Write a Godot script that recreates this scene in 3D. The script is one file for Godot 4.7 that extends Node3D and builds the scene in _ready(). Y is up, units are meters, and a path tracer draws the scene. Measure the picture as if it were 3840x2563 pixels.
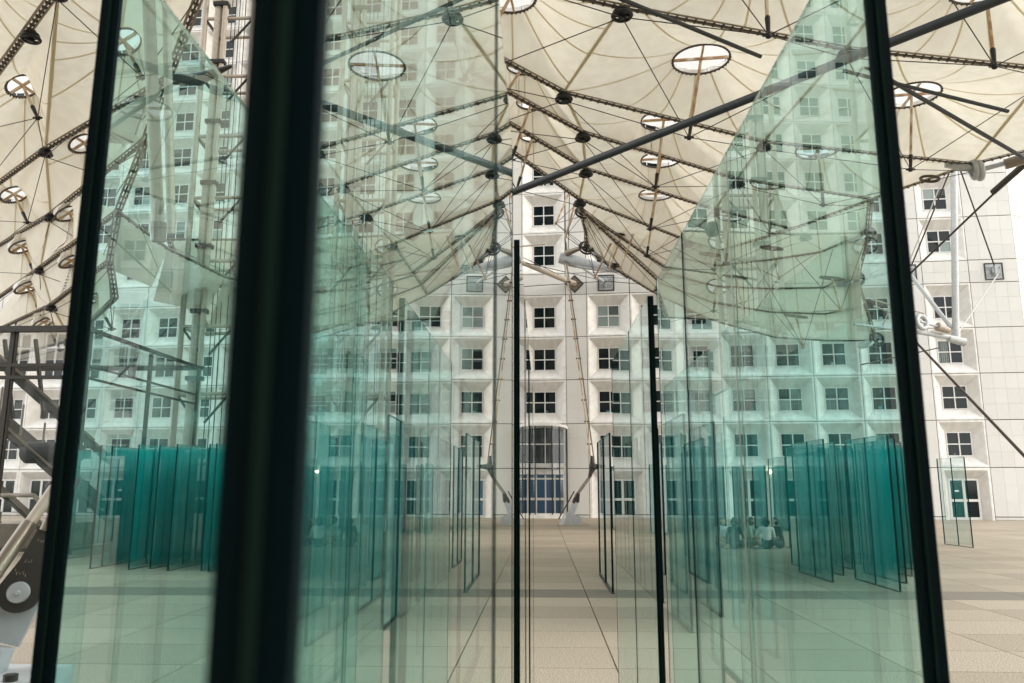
extends Node3D

# ---------------------------------------------------------------- mesh helper
class MB:
	var v := PackedVector3Array()
	var n := PackedVector3Array()
	var c := PackedColorArray()
	var colored := false
	var col := Color.WHITE

	func tri(a: Vector3, b: Vector3, d: Vector3, na: Vector3, nb: Vector3, nd: Vector3) -> void:
		var g := (d - a).cross(b - a)
		if g.dot(na + nb + nd) < 0.0:
			v.append(a); v.append(d); v.append(b)
			n.append(na); n.append(nd); n.append(nb)
		else:
			v.append(a); v.append(b); v.append(d)
			n.append(na); n.append(nb); n.append(nd)
		if colored:
			c.append(col); c.append(col); c.append(col)

	func quad(a: Vector3, b: Vector3, d: Vector3, e: Vector3, nn: Vector3) -> void:
		tri(a, b, d, nn, nn, nn)
		tri(a, d, e, nn, nn, nn)

	func flat(a: Vector3, b: Vector3, d: Vector3, e: Vector3, toward: Vector3) -> void:
		var g := (b - a).cross(d - a).normalized()
		if g.dot(toward) < 0.0:
			g = -g
		quad(a, b, d, e, g)

	func box(lo: Vector3, hi: Vector3, t := Transform3D()) -> void:
		var s := [Vector3(lo.x, lo.y, lo.z), Vector3(hi.x, lo.y, lo.z), Vector3(hi.x, hi.y, lo.z), Vector3(lo.x, hi.y, lo.z), Vector3(lo.x, lo.y, hi.z), Vector3(hi.x, lo.y, hi.z), Vector3(hi.x, hi.y, hi.z), Vector3(lo.x, hi.y, hi.z)]
		for k in 8:
			s[k] = t * s[k]
		var b := t.basis.orthonormalized()
		quad(s[0], s[1], s[2], s[3], -b.z)
		quad(s[4], s[5], s[6], s[7], b.z)
		quad(s[0], s[4], s[7], s[3], -b.x)
		quad(s[1], s[5], s[6], s[2], b.x)
		quad(s[0], s[1], s[5], s[4], -b.y)
		quad(s[3], s[2], s[6], s[7], b.y)

	# bar of rectangular section between two points
	func bar(a: Vector3, b: Vector3, w: float, h: float) -> void:
		var d := b - a
		var z := d.normalized()
		var up := Vector3.UP if absf(z.y) < 0.98 else Vector3.RIGHT
		var x := up.cross(z).normalized()
		var y := z.cross(x)
		box(Vector3(-w / 2, -h / 2, 0), Vector3(w / 2, h / 2, d.length()), Transform3D(Basis(x, y, z), a))

	# tube along points with a radius at each
	func tube(pts: Array, rads: Array, sides := 8, caps := true) -> void:
		var rings := []
		var x := Vector3.ZERO
		for k in pts.size():
			var d: Vector3
			if k == 0:
				d = pts[1] - pts[0]
			elif k == pts.size() - 1:
				d = pts[k] - pts[k - 1]
			else:
				d = (pts[k + 1] - pts[k]).normalized() + (pts[k] - pts[k - 1]).normalized()
			var z := d.normalized()
			if x == Vector3.ZERO:
				var up := Vector3.UP if absf(z.y) < 0.9 else Vector3.RIGHT
				x = up.cross(z).normalized()
			else:
				x = (x - z * x.dot(z)).normalized()
			var y := z.cross(x)
			var ring := []
			for s in sides:
				var an := TAU * s / sides
				ring.append(x * cos(an) + y * sin(an))
			rings.append(ring)
		for k in pts.size() - 1:
			var ra: float = rads[k] if rads.size() > 1 else rads[0]
			var rb: float = rads[k + 1] if rads.size() > 1 else rads[0]
			for s in sides:
				var t := (s + 1) % sides
				var a0: Vector3 = rings[k][s]
				var a1: Vector3 = rings[k][t]
				var b0: Vector3 = rings[k + 1][s]
				var b1: Vector3 = rings[k + 1][t]
				tri(pts[k] + a0 * ra, pts[k + 1] + b0 * rb, pts[k + 1] + b1 * rb, a0, b0, b1)
				tri(pts[k] + a0 * ra, pts[k + 1] + b1 * rb, pts[k] + a1 * ra, a0, b1, a1)
		if caps:
			for e in [0, pts.size() - 1]:
				var r: float = rads[e] if rads.size() > 1 else rads[0]
				var o: Vector3 = pts[0] - pts[1] if e == 0 else pts[e] - pts[e - 1]
				o = o.normalized()
				for s in sides:
					tri(pts[e], pts[e] + rings[e][s] * r, pts[e] + rings[e][(s + 1) % sides] * r, o, o, o)

	func torus(ce: Vector3, axis: Vector3, R: float, r: float, seg := 28, sides := 6) -> void:
		var z := axis.normalized()
		var up := Vector3.UP if absf(z.y) < 0.9 else Vector3.RIGHT
		var x := up.cross(z).normalized()
		var y := z.cross(x)
		for k in seg:
			var q := []
			for m in [k, k + 1]:
				var an: float = TAU * m / seg
				var o := x * cos(an) + y * sin(an)
				for s in sides + 1:
					var bn := TAU * s / sides
					var nn := o * cos(bn) + z * sin(bn)
					q.append([ce + o * R + nn * r, nn])
			for s in sides:
				var a = q[s]
				var b = q[s + 1]
				var d = q[sides + 1 + s + 1]
				var e = q[sides + 1 + s]
				tri(a[0], b[0], d[0], a[1], b[1], d[1])
				tri(a[0], d[0], e[0], a[1], d[1], e[1])

	func ball(ce: Vector3, r: float, seg := 10) -> void:
		for i in seg:
			for j in seg / 2:
				var q := []
				for m in [[i, j], [i + 1, j], [i + 1, j + 1], [i, j + 1]]:
					var a: float = TAU * m[0] / seg
					var b: float = PI * m[1] / (seg / 2) - PI / 2
					q.append(Vector3(cos(a) * cos(b), sin(b), sin(a) * cos(b)))
				if j > 0:
					tri(ce + q[0] * r, ce + q[1] * r, ce + q[2] * r, q[0], q[1], q[2])
				if j < seg / 2 - 1 or true:
					tri(ce + q[0] * r, ce + q[2] * r, ce + q[3] * r, q[0], q[2], q[3])

	func mesh() -> ArrayMesh:
		var a := []
		a.resize(Mesh.ARRAY_MAX)
		a[Mesh.ARRAY_VERTEX] = v
		a[Mesh.ARRAY_NORMAL] = n
		if colored:
			a[Mesh.ARRAY_COLOR] = c
		var m := ArrayMesh.new()
		m.add_surface_from_arrays(Mesh.PRIMITIVE_TRIANGLES, a)
		return m

var M := {}
var taken := {}

func numbered(called: String) -> String:
	taken[called] = taken.get(called, -1) + 1
	return called if taken[called] == 0 else "%s_%03d" % [called, taken[called]]

func thing(called: String, label: String, category: String, at := Vector3.ZERO, group := "") -> Node3D:
	var o := Node3D.new()
	o.name = numbered(called)
	add_child(o)
	o.position = at
	o.set_meta("label", label)
	o.set_meta("category", category)
	if group != "":
		o.set_meta("group", group)
	return o

func part(called: String, m, mat: Material, parent: Node3D, at := Vector3.ZERO) -> MeshInstance3D:
	var o := MeshInstance3D.new()
	o.name = called
	o.mesh = m.mesh() if m is MB else m
	o.material_override = mat
	o.position = at
	parent.add_child(o, true)
	return o

func lin(r: float, g: float, b: float, a := 1.0) -> Color:
	var c := Color(r, g, b).linear_to_srgb()
	c.a = a
	return c

func noise_tex(sd: int, freq: float, lo: Color, hi: Color, size := 256, oct := 4, gain := 1.6) -> ImageTexture:
	var f := FastNoiseLite.new()
	f.seed = sd
	f.frequency = freq
	f.fractal_octaves = oct
	f.noise_type = FastNoiseLite.TYPE_SIMPLEX_SMOOTH
	var g := f.get_seamless_image(size, size)
	var im := Image.create(size, size, false, Image.FORMAT_RGB8)
	for y in size:
		for x in size:
			var t := clampf((g.get_pixel(x, y).r - 0.5) * gain + 0.5, 0.0, 1.0)
			im.set_pixel(x, y, lo.lerp(hi, t))
	return ImageTexture.create_from_image(im)

func plain(r: float, g: float, b: float, rough := 0.6, metal := 0.0) -> StandardMaterial3D:
	var m := StandardMaterial3D.new()
	m.albedo_color = lin(r, g, b)
	m.roughness = rough
	m.metallic = metal
	return m

# grain from a texture around the base colour, laid in world space
func grained(r: float, g: float, b: float, tex: Texture2D, scale: float, rough := 0.7, metal := 0.0) -> StandardMaterial3D:
	var m := plain(r, g, b, rough, metal)
	m.albedo_texture = tex
	m.uv1_triplanar = true
	m.uv1_world_triplanar = true
	m.uv1_scale = Vector3.ONE * scale
	return m

func make_materials() -> void:
	var fine := noise_tex(3, 0.09, Color(0.88, 0.88, 0.88), Color(1, 1, 1), 256, 5, 2.2)
	var soft := noise_tex(11, 0.02, Color(0.93, 0.925, 0.92), Color(1, 1, 1), 256, 5, 2.0)
	var faint := noise_tex(17, 0.05, Color(0.965, 0.96, 0.95), Color(1, 1, 1), 256, 5, 2.0)
	var speck := noise_tex(23, 0.2, Color(0.70, 0.69, 0.67), Color(1, 1, 1), 256, 3, 2.2)
	var rust := noise_tex(31, 0.03, Color(0.76, 0.60, 0.42), Color(1, 0.99, 0.97), 256, 5, 2.2)
	M.marble = grained(0.76, 0.74, 0.705, soft, 0.35, 0.45)
	M.tiles = []
	for k in 4:
		var t := 0.69 + 0.012 * k
		M.tiles.append(grained(t, t * 0.97, t * 0.915, fine, 1.3, 0.5))
	M.joint = plain(0.07, 0.05, 0.042, 0.9)
	M.backing = plain(0.12, 0.11, 0.10, 0.9)
	M.pale_joint = plain(0.58, 0.55, 0.51, 0.9)
	M.frame = plain(0.74, 0.72, 0.69, 0.45)
	M.pane = plain(0.006, 0.012, 0.013, 0.03)
	M.pane.metallic_specular = 0.32
	M.blind = plain(0.22, 0.27, 0.25, 0.3)
	M.curtains = [plain(0.035, 0.045, 0.043, 0.5), plain(0.07, 0.085, 0.08, 0.5), plain(0.16, 0.19, 0.175, 0.5)]
	M.sill_things = [plain(0.05, 0.25, 0.32, 0.6), plain(0.4, 0.42, 0.4, 0.6), plain(0.10, 0.16, 0.15, 0.6)]
	M.blue = plain(0.005, 0.065, 0.16, 0.3)
	M.slabs = []
	for k in 5:
		var t := 0.46 + 0.028 * k
		M.slabs.append(grained(t, t * 0.835, t * 0.645, speck, 0.9, 0.62))
	M.dark_slab = grained(0.27, 0.24, 0.19, speck, 0.9, 0.62)
	M.grout = plain(0.10, 0.085, 0.07, 0.95)
	M.far_ground = grained(0.34, 0.30, 0.24, speck, 0.3, 0.9)
	var fab := grained(0.765, 0.74, 0.675, faint, 0.12, 0.8)
	fab.backlight_enabled = true
	fab.backlight = lin(0.97, 0.935, 0.86)
	M.fabric = fab
	var seam := plain(0.62, 0.56, 0.42, 0.8)
	seam.backlight_enabled = true
	seam.backlight = lin(0.60, 0.53, 0.38)
	M.seam = seam
	var sl := plain(0.85, 0.87, 0.87, 0.5)
	sl.backlight_enabled = true
	sl.backlight = lin(1.0, 1.0, 1.0)
	M.skylight = sl
	M.lacing = plain(0.075, 0.06, 0.047, 0.6)
	M.lacing_strip = plain(0.34, 0.28, 0.20, 0.7)
	M.black_steel = plain(0.018, 0.018, 0.018, 0.45, 0.3)
	M.cable = plain(0.05, 0.04, 0.033, 0.5, 0.4)
	M.pale_cable = plain(0.45, 0.44, 0.42, 0.5, 0.2)
	M.pipe = grained(0.022, 0.028, 0.030, soft, 1.0, 0.5, 0.0)
	M.grey_paint = grained(0.42, 0.44, 0.45, soft, 0.8, 0.35)
	M.pale_paint = grained(0.48, 0.50, 0.505, soft, 0.8, 0.4)
	M.rusty = grained(0.66, 0.60, 0.50, rust, 0.22, 0.55)
	M.rust = grained(0.36, 0.22, 0.11, rust, 1.5, 0.7)
	M.bronze = grained(0.20, 0.165, 0.125, soft, 1.0, 0.35, 0.3)
	M.tan_tube = grained(0.42, 0.36, 0.29, soft, 1.0, 0.5)
	var g := StandardMaterial3D.new()
	g.albedo_color = lin(0.54, 0.84, 0.815, 0.006)
	g.roughness = 0.0
	g.refraction_enabled = true
	g.refraction_scale = 0.05
	g.transparency = BaseMaterial3D.TRANSPARENCY_ALPHA
	M.glass = g
	var t := StandardMaterial3D.new()
	t.albedo_color = lin(0.0, 0.275, 0.27, 0.52)
	t.roughness = 0.02
	t.transparency = BaseMaterial3D.TRANSPARENCY_ALPHA
	M.thin_glass = t
	var ts: StandardMaterial3D = t.duplicate()
	ts.albedo_color = lin(0.02, 0.36, 0.33, 0.24)
	M.pale_glass = ts
	var tm: StandardMaterial3D = t.duplicate()
	tm.albedo_color = lin(0.0, 0.29, 0.28, 0.36)
	M.mid_glass = tm
	var cl := StandardMaterial3D.new()
	cl.albedo_color = lin(0.16, 0.20, 0.19, 0.12)
	cl.roughness = 0.02
	cl.transparency = BaseMaterial3D.TRANSPARENCY_ALPHA
	M.clear_glass = cl
	M.glass_edge = plain(0.001, 0.006, 0.007, 0.6)
	M.glass_edge.metallic_specular = 0.15
	M.interlayer = plain(0.005, 0.014, 0.010, 0.8)
	M.interlayer.metallic_specular = 0.15
	M.teal_edge = plain(0.0, 0.012, 0.013, 0.6)
	M.teal_edge.metallic_specular = 0.2
	M.top_edge = plain(0.03, 0.16, 0.145, 0.4)
	M.dark_steel = grained(0.035, 0.032, 0.026, soft, 1.0, 0.5, 0.2)
	M.chalk = plain(0.30, 0.29, 0.22, 0.8)
	var pc := StandardMaterial3D.new()
	pc.vertex_color_use_as_albedo = true
	pc.roughness = 0.8
	M.person = pc

# ---------------------------------------------------------------- setting
const FD := 47.194      # distance of the facade in front of the camera
const PHI := 0.0891     # turn of the facade
const SH := 2.62        # storey height

func on_facade(s: float, y: float, out := 0.0) -> Vector3:
	return Vector3(s * cos(PHI) - out * sin(PHI), y, -FD + s * sin(PHI) + out * cos(PHI))

func ground() -> void:
	var g := MeshInstance3D.new()
	var m := MB.new()
	m.quad(Vector3(-300, -0.05, 200), Vector3(300, -0.05, 200), Vector3(300, -0.05, -300), Vector3(-300, -0.05, -300), Vector3.UP)
	g.mesh = m.mesh()
	g.name = "plaza_ground"
	g.material_override = M.far_ground
	g.set_meta("kind", "structure")
	add_child(g)
	# bed of the slabs
	var bed := MB.new()
	bed.quad(Vector3(-44.1, -0.02, 5), Vector3(42, -0.02, 5), Vector3(42, -0.02, -50), Vector3(-44.1, -0.02, -50), Vector3.UP)
	var p := part("pavement", bed, M.grout, self)
	p.set_meta("kind", "structure")
	var sm := MB.new()
	sm.box(Vector3(-0.693, -0.03, -0.4935), Vector3(0.693, 0, 0.4935))
	var shared := sm.mesh()
	var spots := []
	for iz in range(-4, 50):
		for ix in range(-31, 30):
			var x := 0.0 + ix * 1.4
			var z := -0.06 - iz * 1.0 - 0.5
			if z < -49.5:
				continue
			var seen := z < -6.0 and absf(x) < 1.2 - z * 0.68
			spots.append([(-z + absf(x) * 0.4) if seen else 500.0 + absf(z) + absf(x), x, z, ix, iz])
	spots.sort_custom(func(a, b): return a[0] < b[0])
	var rng := RandomNumberGenerator.new()
	rng.seed = 5
	var rest := []
	for k in 6:
		rest.append(MB.new())
	for k in spots.size():
		var s = spots[k]
		var dark: bool = s[4] == 13
		var tone := rng.randi_range(0, 4)
		if k < 300:
			part("paving_slab", shared, M.dark_slab if dark else M.slabs[tone], p, Vector3(s[1], 0, s[2]))
		else:
			rest[5 if dark else tone].box(Vector3(s[1] - 0.693, -0.03, s[2] - 0.4935), Vector3(s[1] + 0.693, 0, s[2] + 0.4935))
	for k in 6:
		if rest[k].v.size() > 0:
			var o := part("far_paving", rest[k], M.dark_slab if k == 5 else M.slabs[k], p)
			o.set_meta("kind", "stuff")

func facade() -> void:
	var b := thing("office_building", "white marble office facade of deep square window coffers behind the glass panels", "building", Vector3(0, 0, -FD))
	b.rotation.y = -PHI
	var rng := RandomNumberGenerator.new()
	rng.seed = 21
	var joints := [0.0, 2.84]
	for k in 4:
		joints.append(2.84 + SH * (k + 1))      # up to 13.32
	joints.append(14.66)
	for k in 10:
		joints.append(14.66 + SH * (k + 1))
	var top: float = joints[-1]
	# columns: centre and half width
	var cols := [[0.13, 1.335], [23.41, 1.28]]
	for k in 7:
		cols.append([4.037 + 2.602 * k, 1.301])
	for k in 14:
		cols.append([-3.777 - 2.602 * k, 1.301])
	var left: float = -3.777 - 2.602 * 13 - 1.301
	var right := 27.3
	# backing wall
	var m := MB.new()
	m.box(Vector3(left, 0, -1.4), Vector3(right - 0.2, top, -0.75))
	part("core_wall", m, M.backing, b)
	# joint strips, 4 cm wide, sunk 3 cm
	for j in joints.slice(1):
		m = MB.new()
		m.box(Vector3(left, j - 0.05, -0.10), Vector3(right - 0.06, j + 0.05, -0.035))
		part("joint_strip", m, M.joint, b)
	var edges := []
	for c in cols:
		edges.append(c[0] - c[1]); edges.append(c[0] + c[1])
	for e in edges:
		m = MB.new()
		m.box(Vector3(e - 0.05, 0, -0.11), Vector3(e + 0.05, top - 0.01, -0.038))
		part("joint_strip", m, M.joint, b)
	# cladding tiles
	var blanks := [[-2.476, -1.205, 2], [1.465, 2.736, 2], [20.95, 22.13, 2], [24.69, right, 4]]
	var tile_at := []
	for bl in blanks:
		m = MB.new()
		m.box(Vector3(bl[0] + 0.03, 0, -0.2), Vector3(bl[1] - 0.03, top - 0.02, -0.045))
		part("tile_bed", m, M.pale_joint, b)
		for j in joints.size() - 1:
			var y0: float = joints[j]
			var y1: float = joints[j + 1]
			var rows := 3 if y1 - y0 > 2 else 2
			var w: float = (bl[1] - bl[0] - 0.026) / bl[2]
			for r in rows:
				for q in bl[2]:
					var h := (y1 - y0 - 0.034) / rows
					tile_at.append([bl[0] + 0.013 + w * q, y0 + 0.017 + h * r, w, h])
	# the plain band between storeys
	for c in cols:
		var w: float = c[1] * 2 - 0.04
		var n := 4
		for r in 2:
			for q in n:
				tile_at.append([c[0] - c[1] + 0.02 + w / n * q, 13.34 + 0.65 * r, w / n, 0.65])
	m = MB.new()
	m.box(Vector3(left, 13.33, -0.2), Vector3(right - 0.1, 14.65, -0.045))
	part("tile_bed", m, M.pale_joint, b)
	tile_at.sort_custom(func(a, bb): return absf(a[0] - 4.0) * 0.6 + a[1] + (60 if a[0] < -5 else 0) < absf(bb[0] - 4.0) * 0.6 + bb[1] + (60 if bb[0] < -5 else 0))
	var rest := []
	for k in 4:
		rest.append(MB.new())
	for k in tile_at.size():
		var t = tile_at[k]
		var tone := rng.randi_range(0, 3)
		var g := 0.0035
		if k < 300:
			m = MB.new()
			m.box(Vector3(g, g, -0.06), Vector3(t[2] - g, t[3] - g, 0))
			part("cladding_tile", m, M.tiles[tone], b, Vector3(t[0], t[1], 0))
		else:
			rest[tone].box(Vector3(t[0] + g, t[1] + g, -0.06), Vector3(t[0] + t[2] - g, t[1] + t[3] - g, 0))
	for k in 4:
		if rest[k].v.size() > 0:
			var o := part("far_cladding", rest[k], M.tiles[k], b)
			o.set_meta("kind", "stuff")
	# coffers with their windows
	var shapes := {}
	var far_glass := MB.new()
	var far_frames := MB.new()
	for ci in cols.size():
		var c = cols[ci]
		for j in range(1, joints.size() - 1):
			if j == 5:
				continue
			var y0: float = joints[j]
			var h: float = joints[j + 1] - y0
			if ci == 0 and j == 1:
				continue
			var key := "%.3f" % c[1]
			if not shapes.has(key):
				shapes[key] = coffer_shape(c[1], SH)
			var co := part("coffer", shapes[key], M.marble, b, Vector3(c[0], y0 + h / 2, 0))
			var s: float = c[0]
			var near := (s > -2 and s < 25 and j < 9) or (s < -20 and s > -29 and j > 6 and j < 12)
			if near:
				if not shapes.has("frame"):
					shapes.frame = frame_shape(1.36, 1.36)
					var pm := MB.new()
					pm.box(Vector3(-0.32, -0.32, -0.01), Vector3(0.32, 0.32, 0.0))
					shapes.pane = pm.mesh()
				part("window_frame", shapes.frame, M.frame, co, Vector3(0, 0, -0.48))
				if rng.randf() < 0.45:
					var bm := MB.new()
					var cover := rng.randf_range(0.15, 0.75)
					var sx := -1.0 if rng.randf() < 0.5 else 1.0
					if rng.randf() < 0.6:
						bm.box(Vector3(0.035 * sx if sx > 0 else -0.6, 0.6 - 1.2 * cover, -0.494), Vector3(0.6 if sx > 0 else -0.035, 0.6, -0.4925))
					else:
						for q in 5:
							bm.box(Vector3(sx * 0.33 - 0.26 + q * 0.11, -0.58, -0.494), Vector3(sx * 0.33 - 0.20 + q * 0.11 + rng.randf() * 0.03, 0.6, -0.4925))
					part("blind", bm, M.curtains[rng.randi_range(0, 2)], co)
				if rng.randf() < 0.25:
					var bm := MB.new()
					var x0 := rng.randf_range(-0.5, 0.2)
					bm.box(Vector3(x0, -0.6, -0.493), Vector3(x0 + rng.randf_range(0.08, 0.3), -0.6 + rng.randf_range(0.06, 0.16), -0.4905))
					part("sill_object", bm, M.sill_things[rng.randi_range(0, 2)], co)
				var blinds := ci == 2 and j == 4
				for q in 4:
					var pm: Material = M.blind if blinds or (rng.randf() < 0.06 and ci > 0) else M.pane
					part("pane", shapes.pane, pm, co, Vector3(-0.345 if q % 2 == 0 else 0.345, -0.345 if q < 2 else 0.345, -0.495))
			else:
				var f := frame_shape(1.36, 1.36, far_frames, Vector3(s, y0 + h / 2, -0.48))
				far_glass.box(Vector3(s - 0.68, y0 + h / 2 - 0.68, -0.51), Vector3(s + 0.68, y0 + h / 2 + 0.68, -0.50))
	var o1 := part("far_glazing", far_glass, M.pane, b)
	o1.set_meta("kind", "stuff")
	var o2 := part("far_window_frames", far_frames, M.frame, b)
	o2.set_meta("kind", "stuff")
	# ground storey
	for ci in cols.size():
		var c = cols[ci]
		if ci == 0:
			continue
		var w: float = c[1] - 0.013
		var rec := MB.new()
		var hi := 2.827
		var ow := w - 0.13
		var iw := 0.82
		var ih := 2.24
		var d := -0.5
		rec.box(Vector3(-w, 0, -0.06), Vector3(-ow, hi, 0))
		rec.box(Vector3(ow, 0, -0.06), Vector3(w, hi, 0))
		rec.box(Vector3(-ow, hi - 0.14, -0.06), Vector3(ow, hi, 0))
		rec.flat(Vector3(-ow, 0, 0), Vector3(-ow, hi - 0.14, 0), Vector3(-iw, ih, d), Vector3(-iw, 0, d), Vector3.RIGHT)
		rec.flat(Vector3(ow, 0, 0), Vector3(ow, hi - 0.14, 0), Vector3(iw, ih, d), Vector3(iw, 0, d), Vector3.LEFT)
		rec.flat(Vector3(-ow, hi - 0.14, 0), Vector3(ow, hi - 0.14, 0), Vector3(iw, ih, d), Vector3(-iw, ih, d), Vector3.DOWN)
		var r := part("door_recess", rec, M.marble, b, Vector3(c[0], 0, 0))
		var fr := MB.new()
		for x in [-iw + 0.06, -0.05, iw - 0.06]:
			var hw := 0.06 if x != -0.05 else 0.07
			var xx: float = x if x != -0.05 else 0.0
			fr.box(Vector3(xx - hw, 0.02, d - 0.02), Vector3(xx + hw, ih - 0.1, d + 0.04))
		fr.box(Vector3(-iw, ih - 0.1, d - 0.02), Vector3(iw, ih, d + 0.041))
		fr.box(Vector3(-iw + 0.02, 0.98, d - 0.018), Vector3(iw - 0.02, 1.12, d + 0.038))
		fr.box(Vector3(-iw + 0.02, 0.0, d - 0.018), Vector3(iw - 0.02, 0.14, d + 0.038))
		var dr := part("double_door", fr, M.frame, r)
		var pn := MB.new()
		pn.box(Vector3(-iw + 0.1, 0.12, d - 0.03), Vector3(iw - 0.1, ih - 0.08, d - 0.01))
		part("pane", pn, M.blue if ci == 2 or ci == 3 else M.pane, dr)
		if ci == 1:
			var no := MB.new()
			no.box(Vector3(-0.48, 1.52, d - 0.008), Vector3(-0.26, 1.62, d + 0.002))
			part("notice", no, M.frame, dr)
	# plinth line
	m = MB.new()
	m.box(Vector3(left, 0.16, -0.01), Vector3(-1.3, 0.2, 0.012))
	part("plinth_rail", m, M.joint, b)
	for seg in [[1.48, 2.75], [20.93, 22.15], [24.68, right]]:
		m = MB.new()
		m.box(Vector3(seg[0], 0.16, -0.01), Vector3(seg[1], 0.2, 0.012))
		part("plinth_rail", m, M.joint, b)
	# the wall folded back beyond the corner
	var t := Transform3D(Basis(Vector3.UP, deg_to_rad(32)), Vector3(right, 0, 0))
	for j in joints.size() - 1:
		var y0: float = joints[j]
		var y1: float = joints[j + 1]
		m = MB.new()
		for q in 5:
			for r in 3:
				var h := (y1 - y0 - 0.034) / 3
				m.box(Vector3(0.72 * q + 0.012, y0 + 0.017 + h * r + 0.007, -0.4), Vector3(0.72 * q + 0.713, y0 + 0.017 + h * r + h - 0.007, 0), t)
		var o := part("corner_cladding", m, M.tiles[3], b)
		o.set_meta("kind", "stuff")
	m = MB.new()
	m.box(Vector3(0.02, 0, -0.8), Vector3(16, top, -0.03), t)
	part("corner_wall", m, M.pale_joint, b)
	entrance(b)

func coffer_shape(hw: float, h: float) -> ArrayMesh:
	var m := MB.new()
	var w := hw - 0.017
	var hh := h / 2 - 0.017
	var ow := w - 0.09
	var oh := hh - 0.09
	var iw := 0.67
	var d := -0.5
	m.box(Vector3(-w, -hh, -0.06), Vector3(-ow, hh, 0))
	m.box(Vector3(ow, -hh, -0.06), Vector3(w, hh, 0))
	m.box(Vector3(-ow, oh, -0.06), Vector3(ow, hh, 0))
	m.box(Vector3(-ow, -hh, -0.06), Vector3(ow, -oh, 0))
	var o := [Vector3(-ow, -oh, 0), Vector3(ow, -oh, 0), Vector3(ow, oh, 0), Vector3(-ow, oh, 0)]
	var i := [Vector3(-iw, -iw, d), Vector3(iw, -iw, d), Vector3(iw, iw, d), Vector3(-iw, iw, d)]
	var nn := [Vector3.UP, Vector3.LEFT, Vector3.DOWN, Vector3.RIGHT]
	for k in 4:
		m.flat(o[k], o[(k + 1) % 4], i[(k + 1) % 4], i[k], nn[k])
	return m.mesh()

func frame_shape(w: float, h: float, into: MB = null, at := Vector3.ZERO) -> ArrayMesh:
	var m := into if into else MB.new()
	var x := w / 2
	var y := h / 2
	for b in [[-x, -y, -x + 0.055, y], [x - 0.055, -y, x, y], [-x + 0.055, -y, x - 0.055, -y + 0.055], [-x + 0.055, y - 0.055, x - 0.055, y], [-0.03, -y + 0.055, 0.03, y - 0.055]]:
		m.box(at + Vector3(b[0], b[1], -0.03), at + Vector3(b[2], b[3], 0.03))
	m.box(at + Vector3(-x + 0.055, -0.03, -0.028), at + Vector3(-0.03, 0.03, 0.027))
	m.box(at + Vector3(0.03, -0.03, -0.028), at + Vector3(x - 0.055, 0.03, 0.027))
	return null if into else m.mesh()

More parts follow.
